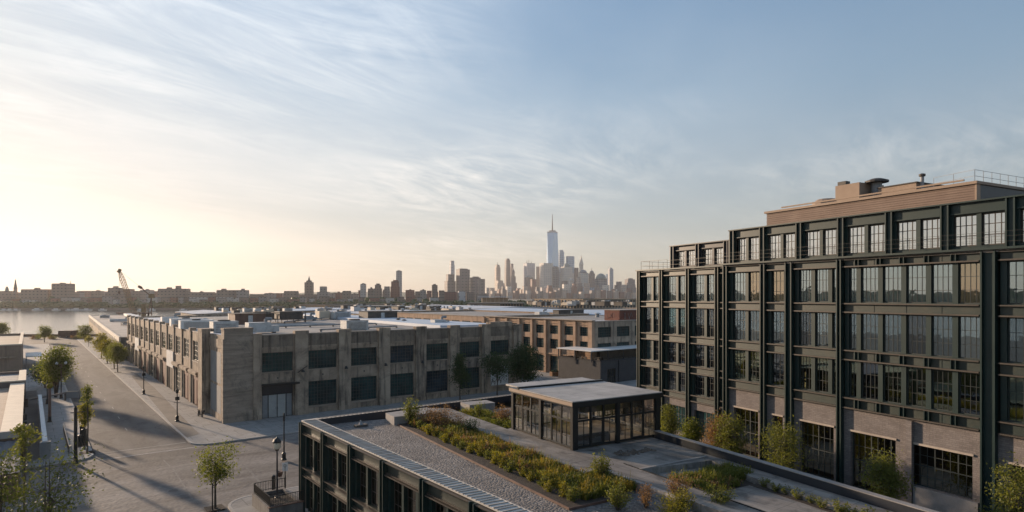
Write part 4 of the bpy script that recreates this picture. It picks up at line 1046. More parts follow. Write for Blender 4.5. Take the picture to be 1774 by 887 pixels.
# brick stair head with pale sprayed letters
c0 = atd(1073, 158); sh = thing('brick_stair_head', 'red brick stair head with sprayed pale letters on the warehouse roof across the alley', 'roof house', (c0.x, c0.y, 13.3), TH)
bw = MB().box(0, 7.0, 0, 5.2, 0, 2.9).build('wall', BRICKR, sh); MB().box(-.1, 7.1, -.1, 5.3, 2.9, 3.05).build('cap', CAP, bw)
mb = MB()
for pts in ([(1.9,.6),(1.9,2.3)],[(2.2,.6),(2.2,2.3)],[(3.2,2.2),(3.7,.7)],[(3.7,.7),(4.4,2.3)],[(4.4,2.3),(4.9,1.2)]):
    mb.beam((pts[0][0],-.012,pts[0][1]),(pts[1][0],-.012,pts[1][1]),.2,.02)
mb.build('graffiti', PAINT_W, bw)
mb = MB()
for pts in ([(1,.8),(1,2.2)],[(1,2.2),(1.9,2.0)],[(1.9,2.0),(2.0,1.1)],[(2.0,1.1),(1,.8)],[(2.8,2.2),(2.4,1.5)],[(2.4,1.5),(2.9,.9)],[(3.4,.9),(3.4,2.2)]):
    mb.beam((-.012,5.2-pts[0][0],pts[0][1]),(-.012,5.2-pts[1][0],pts[1][1]),.16,.02)
mb.build('graffiti', RUST, bw)
for k, (p, s, lab, kd) in enumerate((((985,545),(12,3,1.6),'long low dark plant box on the roof of the warehouse across the alley','house'),((940,546),(5,2.5,1.2),'pale duct unit at the far end of the roof across the alley','duct'),((1035,549.5),(2,2,1.4),'small round vent in front of the brick stair head','vent'))):
    l = at(p[0], p[1], 13.3); ac_unit(kd, l, TH, s, lab, 'plant on the roof across the alley', ACD if k == 0 else ACG)
# timber crates by the alley door
for k, (px, lab) in enumerate(((962,'wooden crate planter by the alley storefront, left one'),(968.5,'wooden crate planter against the dark annex wall, right one'))):
    p = at(px-4, 651.5, .14); t = thing('crate_planter', lab, 'planter', p, TH, 'crate planters in the alley')
    mb = MB()
    for z in (.1,.45,.8): mb.box(-.7,.7,-.5,.5,z,z+.28)
    mb.build('crate', surf('orange_timber', (.30,.16,.08), (.38,.22,.12), 2, .8), t); mb = MB(); mb.blob((0,0,1.2),.6,.45,.25,k); mb.build('plant', LEAFD, t)

# ------------------------------------------------------------------ sheds and warehouses beyond
def shed(name, label, lx, ly, w, l, h, wm_, rm, gable=0, wins=0, rz=TH, org=None, group=None, cap=True, winrow=None):
    org = S(lx, ly) if org is None else org
    t = thing(name, label, 'warehouse', org, rz, group)
    mb = MB(); mb.box(0, w, 0, .4, 0, h); mb.box(0, w, l-.4, l, 0, h); mb.box(0, .4, .4, l-.4, 0, h); mb.box(w-.4, w, .4, l-.4, 0, h); mb.build('wall', wm_, t)
    mb = MB()
    if gable:
        mb._add([(-.3,-.3,h),(w+.3,-.3,h),(w+.3,l+.3,h),(-.3,l+.3,h),(w/2,-.3,h+gable),(w/2,l+.3,h+gable)], [(0,1,4),(1,2,5,4),(2,3,5),(3,0,4,5),(0,3,2,1)])
    else:
        mb.box(.4, w-.4, .4, l-.4, h-.7, h-.4)
    mb.build('roof', rm, t)
    if not gable and cap:
        mb = MB(); mb.box(-.15, w+.15, -.15, .55, h, h+.2); mb.box(-.15, .55, .55, l+.15, h, h+.2); mb.box(.55, w+.15, l-.55, l+.15, h, h+.2); mb.box(w-.55, w+.15, .55, l-.55, h, h+.2); mb.build('parapet_cap', CAP, t)
    if wins:
        a = MB(); b = MB()
        n = int(w/wins); 
        for i in range(n):
            for z in (winrow or (h*.55,)): a.box(i*wins+.8, i*wins+wins-.8, -.03, .0, z, z+h*.2)
        n = int(l/wins)
        for i in range(n):
            for z in (winrow or (h*.55,)): a.box(-.03, 0, i*wins+.8, i*wins+wins-.8, z, z+h*.2)
        a.build('window_band', surf('dark_far_window', (.03,.035,.04), (.06,.065,.07), 2, .25), t)
    return t
shed('brick_row_warehouse', 'tan warehouse row with pale roof behind the one across the alley', 82.5, 47, 44, 70, 13.7, CONCB, ROOFG, 0, 6, winrow=(9.5,))
shed('long_metal_roof_shed', 'long shed with smooth bluish metal roof and tan front behind the brick stair head', 130, 34, 40, 95, 13.4, CONCB, ROOFB, 1.0, 7, winrow=(10.5,))
shed('flat_roof_warehouse', 'flat grey roofed warehouse directly behind the corner warehouse', 27, 123, 31, 60, 12.2, CONC, ROOFG)
shed('white_roof_shed', 'white roofed shed second block behind the corner warehouse', 33, 190, 26, 50, 12.0, CONC, ROOFW, .8)
shed('white_roof_shed', 'pale roofed shed beyond the tan warehouse row', 82, 124, 52, 60, 12.6, CONC, ROOFW, .8)
shed('blue_roof_shed', 'wide shed with bluish low gabled roof far behind the tan warehouse row', 70, 200, 70, 48, 12.4, TANW, ROOFB, .8)
shed('white_roof_shed', 'white roofed shed far behind the long metal roof shed', 140, 140, 60, 80, 13.6, CONC, ROOFW, .9)
shed('grey_roof_shed', 'grey roofed shed at the right behind the white roofs', 175, 60, 60, 70, 13.2, CONC, ROOFG)
c = at(565, 536, 8); shed('tan_pier_warehouse', 'sunlit tan fronted warehouse on the water edge with a dark glazed right side', 0, 0, 62, 30, 14.2, TANW, ROOFG, 0, 0, rz=rad(52), org=atd(565, 372))
p = thing('glazed_pier_shed', 'long dark glazed shed with a flat grey roof right of the sunlit tan warehouse', 'warehouse', atd(568, 374), rad(2))
mb = MB(); mb.box(0, 42, 0, 20, 0, 13.4); mb.build('wall', surf('dark_glazed_wall', (.03,.035,.04), (.06,.065,.07), 1, .25), p); mb = MB()
for i in range(14): mb.box(i*3+.1, i*3+.4, -.15, -.01, 0, 13.4)
mb.build('mullion', CONC, p); MB().box(-.5, 42.5, -.8, 20.5, 13.4, 13.8).build('roof', ROOFG, p)
fp = atd(1010, 455); t = shed('tan_brick_warehouse', 'far sunlit tan brick warehouse with rows of small windows below the skyline towers', 0, 0, 70, 58, 17.4, TANW, ROOFD, 0, 3.4, rz=TH, org=fp, winrow=(9.5,13.0))
p = atd(812, 470); t = thing('columned_terminal', 'far low tan terminal with an open columned right half and thin flat roof', 'building', p, rad(4))
mb = MB(); mb.box(0, 24, 0, 14, 0, 14); mb.build('wall', TANW, t); mb = MB()
for i in range(8): mb.box(25+i*2.2, 25.6+i*2.2, .3, .9, 0, 14)
mb.build('column', CONC, t); MB().box(24.2, 42, 3, 13, 0, 13.6).build('glazed_hall', surf('dark_hall_glass', (.03,.035,.04), (.05,.055,.06), 1, .3), t); MB().box(-.8, 43, -.8, 15, 14, 14.5).build('roof', ROOFG, t)
t = thing('roof_lounge', 'pale glazed lounge with a thin floating roof standing behind the columned terminal', 'building', atd(835, 520), rad(4))
MB().box(0, 22, 0, 10, 0, 18).build('wall', TANW, t); MB().box(-3, 25, -2, 12, 18.6, 19.1).build('roof', ROOFW, t); mb = MB()
for i in range(7): mb.box(i*3.5+.2, i*3.5+.5, -.2, -.02, 14.5, 18.6)
mb.build('mullion', CREAM, t)
# roof clutter on the sheds beyond: each unit a thing
RC = random.Random(21); kinds = ['box','duct','vent','house']
spots = []
for k in range(70): spots.append((RC.uniform(920, 1092), RC.uniform(524.5, 530.0), 13.8))
for k in range(46): spots.append((RC.uniform(600, 840), RC.uniform(531, 541), 12.9))
for k in range(36): spots.append((RC.uniform(380, 640), RC.uniform(536, 543.5), 12.3))
clut = {}
for k, (px, py, z) in enumerate(spots):
    kd = kinds[k % 4]; reg = 0 if px > 900 else (1 if px > 600 else 2)
    w_ = ('on the far right roofs below the towers', 'on the white roofs in the middle distance', 'on the grey roofs behind the corner warehouse')[reg]
    lab = {'box':'small grey cooling box ', 'duct':'small pale duct unit ', 'vent':'small hooded vent ', 'house':'dark low plant box '}[kd] + w_
    l = at(px, py, z); s = RC.uniform(.8, 1.3)*(1.25 if reg == 0 else 1)
    key = (kd, reg)
    if key not in clut:
        clut[key] = ac_unit(kd, l, TH, {'box':(3,2.4,1.8),'duct':(4,2,1.3),'vent':(1.8,1.8,1.6),'house':(5,3,1.7)}[kd], lab, 'units ' + w_, (ACG, CREAM, ACG, ACD)[k % 4])
    else: copies(clut[key], l, TH + RC.choice((0, rad(90))), lab, None, s)

# ------------------------------------------------------------------ long grey shed along the main street
WO = Vector((-120.2, 190, 0)); TW = math.atan(.724)
ws_ = thing('long_grey_shed', 'long low grey shed along the street with a pale parapet band running to the water', 'warehouse', WO, TW)
WLN = 272
mb = MB(); mb.box(0, .4, 0, WLN, 0, 5.9); mb.box(.4, 24, 0, .4, 0, 7.0); mb.box(.4, 24, WLN-.4, WLN, 0, 6.9); mb.box(23.6, 24, .4, WLN-.4, 0, 6.9); mb.build('wall', surf('grey_corrugated_wall', (.115,.112,.108), (.175,.17,.16), .3, .8, stretch=(1,3,.1)), ws_)
mb = MB(); mb.box(-.12, .35, -.1, WLN, 5.92, 7.3); mb.box(.35, 24.1, -.12, .3, 7.02, 7.3); mb.build('parapet_band', surf('pale_parapet_band', (.42,.38,.33), (.55,.5,.44), .2, .75, stretch=(1,1,1), grime=((.3,.27,.24), .6, .3)), ws_)
MB().box(.35, 23.6, .3, WLN-.4, 6.5, 6.7).build('roof', ROOFG, ws_)
for i in range(30): MB().box(-.1, 0, 6+9*i, 7+9*i, 0, 5.9).build('wall_rib', CONC, ws_)
mb = MB()
for i in range(14): mb.box(-.06, 0, 88+13*i, 97+13*i, .3, 3.6)
mb.build('loading_door', surf('ochre_lit_door', (.33,.22,.12), (.42,.3,.17), .6, .7), ws_)  # warm light on the far shed front is put into this ochre
mb = MB(); mb.box(19, 23, 70, WLN-5, 6.7, 8.0); mb.build('roof_monitor', WHITEP, ws_)
for k, (x, y, s, kd, lab) in enumerate(((9,40,(2,2,1),'vent','small dark vent near the street end of the long grey shed roof'),(12,100,(10,5,1.2),'frame','pale framed plant half way along the long grey shed roof'),(11,150,(12,4,1.4),'duct','long duct unit further along the long grey shed roof'),(6,215,(5,3,1.6),'box','small box unit near the water end of the long grey shed roof'))):
    ac_unit(kd, WO + Vector((math.cos(TW)*x - math.sin(TW)*y, math.sin(TW)*x + math.cos(TW)*y, 6.7)), TW, s, lab, 'plant on the long grey shed', ACG if k != 0 else ACD)

# ------------------------------------------------------------------ low buildings on the left
la = thing('brown_flat_roof_building', 'low brown building with a flat sandy roof at the left by the water', 'building', S(-26, 88), TH)
mb = MB(); mb.box(-60, .7, 0, .4, 0, 8.0); mb.box(.3, .7, .4, 60, 0, 8.0); mb.box(-60, .3, 59.6, 60, 0, 8); mb.build('wall', surf('brown_render', (.22,.16,.115), (.30,.22,.165), .5, .85, streak=((.14,.1,.07), .5)), la)
MB().box(-60, .3, .4, 59.6, 7.2, 7.4).build('roof', surf('sandy_roof', (.28,.225,.17), (.37,.305,.235), .15, .85, grime=((.2,.16,.125), .5, .15)), la)
mb = MB(); mb.box(-60, .85, -.15, .6, 8, 8.3); mb.box(.15, .85, .6, 60.1, 8, 8.3); mb.build('parapet_cap', CREAM, la)
mb = MB(); mb.box(-9, -4, -.1, -.01, .2, 4.6); mb.box(-20, -12, -.1, -.01, .2, 4.2); mb.build('loading_door', surf('brown_door', (.11,.075,.055), (.15,.105,.08), .8, .7), la)
mb = MB(); mb.box(-60, -.5, -.5, -.01, 5.0, 5.35); mb.build('ledge', CONC, la)
aw = thing('white_awning', 'white flat awning on thin posts beside the brown building', 'awning', S(-24.6, 112), TH)
MB().box(0, 3.6, 0, 15, 3.1, 3.3).build('canopy', WHITEP, aw); mb = MB()
for x in (.15, 3.4):
    for y in (.2, 7.5, 14.7): mb.tube((x,y,0),(x,y,3.1),.07)
mb.build('post', STEELG, aw)
lb = thing('grey_roof_building', 'low left building with a rough grey roof and pale cream coping between its neighbours', 'building', S(-24.4, 40.2), TH)
mb = MB(); mb.box(-60, 0, 0, .4, 0, 4.4); mb.box(-.4, 0, .4, 19.6, 0, 4.4); mb.box(-60, -.4, 19.2, 19.6, 0, 4.4); mb.build('wall', surf('plum_brown_wall', (.11,.085,.08), (.16,.125,.115), .6, .85), lb)
MB().box(-60, -.4, .4, 19.2, 3.7, 3.9).build('roof', surf('mottled_roof', (.20,.20,.20), (.34,.335,.33), .5, .85, grime=((.12,.115,.11), .6, .8)), lb)
mb = MB(); mb.box(-60, .12, -.1, .5, 4.4, 4.62); mb.box(-1.0, .12, .5, 19.7, 4.4, 4.62); mb.build('coping', CREAM, lb)
mb = MB(); mb.box(-14, -5.2, 3, 4.2, 3.9, 4.5); mb.box(-12, -6, 8, 12, 3.9, 4.3); mb.build('roof_curb', ROOFD, lb)
ac_unit('box', S(-31, 51, 3.9), TH, (3.2,2.2,1.3), 'small box unit on the rough grey roof at the left', 'units on the left roofs', ACG)
ac_unit('vent', S(-34, 46, 3.9), TH, (1.4,1.4,1.2), 'small dark vent on the rough grey roof at the left', 'units on the left roofs', ACD)
lc = thing('skylight_roof_building', 'near left low building with broad cream roof beams and a corrugated lower roof', 'building', S(-24.6, -11), TH)
mb = MB(); mb.box(-60, 0, 0, .4, 0, 4.0); mb.box(-.4, 0, .4, 51, 0, 4.0); mb.build('wall', surf('dark_brown_wall', (.085,.06,.052), (.13,.095,.08), .6, .85), lc)
MB().box(-60, -.4, .4, 51, 3.2, 3.4).build('roof', surf('boarded_roof', (.30,.235,.185), (.38,.305,.25), .3, .8, pattern=('floor', 8, .5, .03, (.5,.45,.4), .15)), lc)
mb = MB(); mb.box(-1.9, .1, .3, 51.1, 3.4, 4.15); mb.box(-7.4, -5.0, .3, 51.1, 3.4, 4.15); mb.box(-13.2, -10.6, .3, 51.1, 3.4, 4.15); mb.build('roof_beam', CREAM, lc)
mb = MB(); mb.box(-60, .2, -.3, .29, 3.5, 4.3); mb.build('front_coping', surf('grey_coping', (.28,.25,.23), (.36,.33,.3), .7, .8), lc)
mb = MB(); n = 60
for i in range(n):
    x = -22 + 22*i/n
    mb.quad((x,-14.5,2.55+.09*(i%2)),(x+22/n,-14.5,2.55+.09*((i+1)%2)),(x+22/n,-.35,3.15+.09*((i+1)%2)),(x,-.35,3.15+.09*(i%2)))
mb.build('corrugated_roof', surf('weathered_corrugated', (.10,.105,.115), (.17,.175,.185), .5, .9, spec=.1, bump=0), lc)
mb = MB(); mb.box(-.3, -.05, -14.4, -.31, 0, 2.5); mb.box(-22, -.31, -14.4, -14.1, 0, 2.5); mb.build('lower_wall', RUST, lc)
for y in (3, 8.5, 14, 20, 27, 35, 43): MB().box(.0, .22, y, y+.3, 0, 3.9).build('wall_post', BLACKM, lc)
for y in (5, 11, 17, 24): MB().box(.0, .5, y, y+.9, 1.6, 2.5).build('wall_box', ACD, lc)

# ------------------------------------------------------------------ crane and quay things
cr = thing('lattice_crane', 'yellow lattice boom crane leaning left above the long grey shed', 'crane', atd(240, 430), 0)
b = Vector((-2, 0, 4)); tip = Vector((-13.2, 0, 37.2))
mb = MB()
d = (tip-b); n_ = 18
off = [Vector((x, y, 0)) for x in (-1.3,1.3) for y in (-1.0,1.0)]
def bp(k, o):
    f = k/n_; w = min(1, .35+.65*min(f/.12, (1-f)/.15, 1)); return b + d*f + o*w
for k in range(n_):
    for i, o in enumerate(off): mb.beam(bp(k,o), bp(k+1,o), .25)
    for (i, j) in ((0,1),(2,3),(0,2),(1,3)): mb.beam(bp(k,off[i]), bp(k+1,off[j]), .17)
mb.build('boom', YELL, cr)
mb = MB(); mb.beam(tip+Vector((-.9,0,-1.2)), tip+Vector((.6,0,1.0)), 1.8, 1.4); mb.build('boom_head', YELL, cr)
mb = MB(); mb.tube(tip, (-13.4,0,22.6), .07); mb.tube(tip, (2.4,0,25), .06); mb.build('cable', BLACKM, cr)
mb = MB(); mb.lathe([(.1,1.2),(.7,.9),(.7,-.3),(.2,-.9)], (-13.4,0,22), 8); mb.build('hook', RUST, cr)
mb = MB(); mb.beam((9,0,19),(1.2,0,26),.7,.6); mb.beam((0,0,26.4),(2.2,0,25.2),1.5); mb.beam((9,0,6),(9,0,19.5),.5); mb.beam((6,0,4),(9,0,19.5),.4); mb.build('gantry', RUST, cr)
mb = MB(); mb.box(2.4, 4.6, -1, 1, 3.5, 14); mb.box(7.6,10.4,-1.2,1.2,18.2,21.2); mb.build('mast', YELL, cr)
mb = MB(); mb.box(-4,11,-3,3,1.6,5); mb.build('cab', YELL, cr); mb = MB(); mb.box(-5,12,-3.6,-1.6,0,1.6); mb.box(-5,12,1.6,3.6,0,1.6); mb.build('track', BLACKM, cr)
t = thing('quay_platform', 'dark timber loading platform at the foot of the yellow crane', 'platform', atd(238, 424), 0)
MB().box(-12, 10, -4, 0, 7.6, 8.6).build('deck', RUST, t); mb = MB()
for x in (-11, -4, 3, 9): mb.box(x-.3,x+.3,-2.5,-1.9,0,7.6)
mb.build('leg', RUST, t)
t = thing('shipping_container', 'pair of rusty brown containers side by side on the quay at the street end', 'container', at(111.5, 585, 0), rad(4))
for k in range(2):
    mb = MB(); x0 = -2.85 + 2.9*k; mb.box(x0, x0+2.8, 0, 6, .1, 3.1)
    for i in range(9): mb.box(x0+.1+i*.3, x0+.22+i*.3, -.06, 0, .2, 3.0)
    mb.build('body', RUST, t); mb = MB(); mb.box(x0-.05, x0+2.85, -.08, 6.05, 3.1, 3.28); mb.build('roof', ACD, t)
    mb = MB(); mb.box(x0+.6, x0+1.2, -.12, -.065, .3, .7); mb.build('placard', PAINT_W, t)
t = thing('quay_wall', 'low rusty brown wall along the water edge at the end of the street', 'wall', (0,0,0))
mb = MB()
for i in range(10): mb.box(-262+i*8.6, -262+i*8.6+8.5, 303.5, 304.0, 0, 1.0)
mb.build('wall', RUST, t); mb = MB(); mb.box(-262, -176, 303.3, 304.2, 1.0, 1.15); mb.build('cap', TANW, t)
# small boats off the far shore
bp_ = thing('moored_boat', 'small white motor boat moored along the far shore', 'boat', (0,0,-1.6), 0, 'white boats moored along the far shore')
mb = MB(); mb.frustum([(-4.5,-1.2),(3,-1.3),(5.5,0),(3,1.3),(-4.5,1.2)], [(-4.8,-1.6),(3.4,-1.7),(6.6,0),(3.4,1.7),(-4.8,1.6)], -.3, 1.4); mb.build('hull', WHITEP, bp_); MB().box(-2.5, 1.6, -1, 1, 1.4, 2.8).build('cabin', WHITEP, bp_)
RB2 = random.Random(4); first = True
for px in (8, 17, 26, 60, 66, 96, 118, 126, 133, 150, 176, 243, 262, 318, 430, 445):
    p = atd(px+RB2.uniform(-2,2), 889+RB2.uniform(-4,2)); 
    if first: bp_.location = (p.x, p.y, -1.6); first = False
    else: copies(bp_, (p.x, p.y, -1.6), RB2.uniform(-.4,.4), None, None, RB2.uniform(.8,1.4))
# ------------------------------------------------------------------ street furniture
def lamp_post(px, py, h, label, kind='lantern', group='street lamps', parts=None):
    p = at(px, py, .14); t = thing('street_lamp', label, 'street lamp', p, TH, group)
    mb = MB(); mb.lathe([(.32,0),(.32,.12),(.24,.2),(.22,.75),(.26,.8),(.12,.95)], (0,0,0), 12); mb.build('base', BLACKM, t)
    mb = MB(); mb.tube((0,0,.9),(0,0,h-1.0),.095,.065,10); mb.build('pole', BLACKM if kind != 'grey' else NAVY, t)
    if kind in ('lantern','grey'):
        g = MB(); g.lathe([(.16,h-1.0),(.34,h-.86),(.36,h-.5),(.32,h-.32)], (0,0,0), 14)
        g.build('lamp_glass', surf('frosted_lamp_glass', (.62,.5,.36), (.72,.6,.45), 1, .2), t)
        mb = MB(); mb.lathe([(.38,h-.34),(.40,h-.24),(.28,h-.02),(.10,h+.12),(.03,h+.2)], (0,0,0), 14); mb.lathe([(.18,h-1.1),(.18,h-1.0)],(0,0,0),10); 
        for i in range(6):
            a = i*math.pi/3; mb.tube((.17*math.cos(a),.17*math.sin(a),h-1.0),(.37*math.cos(a),.37*math.sin(a),h-.34),.018,n=5)
        mb.build('lamp_cap', BLACKM, t)
    elif kind == 'arms':
        mb = MB(); mb.lathe([(.1,h-1.0),(.22,h-.8),(.2,h-.4),(.05,h-.2)], (0,0,0), 10); mb.build('lamp_cap', BLACKM, t)
        s = MB(); s.box(-.3,.3,-.14,-.08,h*.62,h*.62+.55); s.build('sign', BLACKM, t); s = MB(); s.tube((-.5,0,h*.55),(.5,0,h*.55),.04); s.build('arm', BLACKM, t)
    elif kind == 'plain':
        mb = MB(); mb.lathe([(.11,h-1.0),(.13,h-.9),(.10,h-.1),(.03,h)], (0,0,0), 10); mb.build('lamp_cap', BLACKM, t)
    return t
lamp_post(480, 877, 6.35, 'slim grey street lamp with a glass lantern in front of the railed planter', 'grey')
lamp_post(492, 797, 5.7, 'black street post with a wide square base on the kerb behind the lantern lamp', 'plain')
lamp_post(249, 683, 6.0, 'black street lamp with a hanging sign further along the warehouse pavement', 'arms')
lamp_post(307, 730, 5.4, 'black street lamp nearest the warehouse street corner on the pavement', 'arms')
t = lamp_post(131, 802, 6.6, 'tall thick black pole with a short crossarm at the left street corner', 'thick')
mb = MB(); mb.tube((0,0,.3),(0,0,6.6),.2,.17,10); mb.build('shaft', BLACKM, t); mb = MB(); mb.tube((-.5,0,6.0),(.9,0,6.0),.05); mb.lathe([(.1,6.6),(.1,6.75),(.03,6.85)],(0,0,0),8); mb.build('crossarm', BLACKM, t)
t = lamp_post(86, 731, 6.0, 'dark brown pole with a mossy yellow top beside the dock wall', 'thick')
mb = MB(); mb.tube((0,0,.3),(0,0,5.4),.22,.18,10); mb.build('shaft', RUST, t); mb = MB(); mb.blob((0,0,5.7),.45,.45,.4,3); mb.build('mossy_top', LEAFY, t)
t = lamp_post(82, 700, 4.4, 'thin black pole standing just behind the mossy topped pole', 'thick')
mb = MB(); mb.tube((0,0,.3),(0,0,4.4),.10,.08,8); mb.build('shaft', BLACKM, t)
t = lamp_post(106, 690, 7.0, 'twin globe lamp post partly hidden in the big street tree', 'thick')
mb = MB(); mb.tube((0,0,.3),(0,0,6.6),.09,.07,8); mb.tube((-.7,0,6.5),(.7,0,6.5),.05); mb.build('shaft', RUST, t); mb = MB()
for x in (-.7,.7): mb.blob((x,0,6.8),.26,.26,.3,1,0)
mb.build('globe', WHITEP, t)
# dock wall, boom barrier, fence on the left pavement
t = thing('dock_wall', 'long narrow white capped dock wall running along the left pavement', 'wall', S(-22.3,-8,.14), TH)
MB().box(-.2,.2,0,46,0,1.75).build('wall', surf('dock_grey', (.3,.3,.3), (.38,.38,.37), .5, .85), t); MB().box(-.26,.26,-.05,46,1.75,1.88).build('cap', WHITEP, t); MB().box(-.55,.55,-.9,0,0,1.95).build('end_pier', PANELG, t)
sstruct('dock_alley', MB().prism([(-24.5,-11),(-22.6,-8),(-22.6,60),(-24.5,60)], .1, .152), ROOFD)
a, b = toS(at(45,705,.14)), toS(at(113,694,.14))
t = thing('boom_barrier', 'long grey boom barrier across the left dock alley and pavement', 'barrier', S(a[0],a[1],.14), TH)
d = Vector((b[0]-a[0], b[1]-a[1], 0)); mb = MB(); mb.beam((0,0,1.2), d+Vector((0,0,1.45)), .28); mb.build('arm', surf('barrier_grey', (.14,.13,.13), (.2,.19,.185), 1, .6), t)
mb = MB(); mb.box(-.3,.3,-.3,.3,0,1.5); mb.build('post', ACD, t); mb = MB(); mb.box(d.x-.15,d.x+.15,d.y-.15,d.y+.15,0,1.5); mb.build('rest', ACD, t)
a, b = toS(at(114,690,.14)), toS(at(137,689,.14))
t = thing('low_block_wall', 'low grey concrete block wall at the end of the boom barrier', 'wall', S(a[0],a[1],.14), TH)
d = Vector((b[0]-a[0], b[1]-a[1], 0)); mb = MB(); mb.beam((0,0,.6), d+Vector((0,0,.6)), .4, 1.2); mb.build('wall', PANELG, t); mb = MB(); mb.beam((0,0,1.26), d+Vector((0,0,1.26)), .52, .12); mb.build('cap', CAP, t)
t = thing('low_fence', 'low dark picket fence along the left pavement by the small street trees', 'fence', S(-19.9,-8,.14), TH)
mb = MB(); rail(mb, [(0,0,0),(0,16,0)], 1.0, 1.0, .05, (.3,)); mb.build('railing', BLACKM, t)
for k in range(3):
    p = at(139+3.5*k, (774,770,772)[k], .14); t = thing('bollard', ('dark squat bollard left of the slender street tree','dark middle bollard behind the slender street tree','tall dark bollard right beside the slender street tree')[k], 'bollard', p, 0, 'bollards by the left kerb')
    h = (1.6,2.6,2.3)[k]; mb = MB(); mb.lathe([(.28,0),(.28,h*.85),(.32,h*.87),(.3,h*.94),(.1,h)], (0,0,0), 10); mb.build('body', BLACKM, t); MB().lathe([(.34,0),(.34,.1)],(0,0,0),10).build('base', ACD, t)
# parked scooter by the warehouse wall
p = at(347, 722, .14); t = thing('motor_scooter', 'dark motor scooter parked on the pavement by the warehouse corner', 'scooter', p, TH + rad(100))
for x in (-.75,.75):
    mb = MB(); 
    for i in range(14):
        a0, a1 = i*2*math.pi/14, (i+1)*2*math.pi/14
        mb.tube((x+.24*math.cos(a0),0,.3+.24*math.sin(a0)),(x+.24*math.cos(a1),0,.3+.24*math.sin(a1)),.065,n=6)
    w_ = mb.build('wheel', BLACKM, t); MB().lathe([(.14,-.05),(.14,.05)],(0,0,0),10).build('rim', STEELG, w_).matrix_local = Matrix.Translation((x,0,.3)) @ Matrix.Rotation(rad(90),4,'X')
mb = MB(); mb._add([(-.95,-.18,.5),(-.2,-.2,.45),(-.2,.2,.45),(-.95,.18,.5),(-1.0,-.14,.85),(-.25,-.16,.8),(-.25,.16,.8),(-1.0,.14,.85)], MB.BF); mb.box(-.25,.45,-.17,.17,.28,.36); mb._add([(.4,-.2,.3),(.55,-.16,.3),(.55,.16,.3),(.4,.2,.3),(.52,-.2,1.0),(.62,-.16,1.0),(.62,.16,1.0),(.52,.2,1.0)], MB.BF); mb.build('body', ACD, t)
mb = MB(); mb._add([(-.95,-.16,.86),(-.25,-.15,.81),(-.25,.15,.81),(-.95,.16,.86),(-.9,-.13,1.0),(-.3,-.12,.93),(-.3,.12,.93),(-.9,.13,1.0)], MB.BF); mb.build('saddle', BLACKM, t)
mb = MB(); mb.tube((.72,0,.35),(.55,0,1.15),.04); mb.tube((.5,-.36,1.15),(.5,.36,1.15),.03); mb.build('handlebar', BLACKM, t); mb = MB(); mb.box(-1.3,-.95,-.25,.25,.9,1.25); mb.build('top_box', ACD, t)
p = at(354, 716, .14); t = thing('pay_station', 'slim brown pay station post beside the parked scooter', 'pay station', p, TH)
mb = MB(); mb.box(-.2,.2,-.15,.15,0,1.5); mb.build('post', RUST, t); MB().box(-.28,.28,-.22,.22,1.5,2.1).build('head', TANW, t)
# railed planter and small street things by the near building
p = S(-7.2, -47.4, .14); t = thing('railed_planter', 'square concrete planter box with a black picket railing next to the near building', 'planter', p, TH)
mb = MB(); mb.box(0, 3.0, 0, .25, 0, 1.1); mb.box(0, .25, .25, 5, 0, 1.1); mb.box(0, 3.0, 5, 5.25, 0, 1.1); mb.box(2.75,3.0,.25,5,0,1.1); mb.build('box', surf('dark_planter_concrete', (.12,.112,.105), (.19,.178,.168), .8, .9, streak=((.06,.055,.05), .6)), t); MB().box(.25,2.75,.25,5,.7,.85).build('soil', SOIL, t)
MB().box(-.06, 3.06, -.06, .3, 1.1, 1.2).build('coping', RUST, t)
mb = MB()
def pickets(a, b, n):
    a = Vector(a); b = Vector(b)
    for i in range(n+1):
        q = a + (b-a)*i/n; mb.beam(q, q+Vector((0,0,.95)), .035)
    mb.beam(a+Vector((0,0,.9)), b+Vector((0,0,.9)), .05); mb.beam(a+Vector((0,0,.12)), b+Vector((0,0,.12)), .04)
pickets((.12,.1,1.2),(3.1,.1,1.2),20); pickets((.12,.1,1.2),(.12,5.1,1.2),30); pickets((.12,5.1,1.2),(3.1,5.1,1.2),20); mb.build('railing', BLACKM, t)
p = at(474, 851, .14); t = thing('bollard', 'thick black cylindrical bollard standing on the kerb beside the lantern lamp', 'bollard', p, 0)
mb = MB(); mb.lathe([(.2,0),(.2,1.55),(.16,1.62),(.04,1.66)], (0,0,0), 12); mb.build('body', BLACKM, t); MB().lathe([(.26,0),(.26,.1),(.21,.12)],(0,0,0),12).build('base', ACD, t)
p = at(494, 848, .14); t = thing('parking_sign', 'small white parking sign with a black ring on a dark post beside the planter', 'sign', p, rad(10))
mb = MB(); mb.tube((0,0,0),(0,0,2.5),.06); mb.build('post', BLACKM, t); pl = MB().box(-.28,.28,-.05,-.02,1.9,2.75).build('plate', WHITEP, t)
mb = MB()
for i in range(12):
    a0, a1 = i*math.pi/6, (i+1)*math.pi/6; mb.beam((.14*math.cos(a0),-.06,2.45+.14*math.sin(a0)),(.14*math.cos(a1),-.06,2.45+.14*math.sin(a1)),.06,.02)
mb.build('ring_symbol', BLACKM, pl)
p = at(485, 848, .14); t = thing('hanging_basket', 'small dark basket on a thin hooked stand between the lamp and the sign', 'basket', p, 0)
mb = MB(); mb.lathe([(.16,1.3),(.32,1.75),(.34,1.85)],(0,0,0),10); mb.build('basket', RUST, t); mb = MB(); mb.tube((-.35,0,0),(-.35,0,1.9),.03); mb.tube((-.35,0,1.9),(0,0,1.85),.03); mb.build('stand', BLACKM, t)
p = at(492, 791, .14)
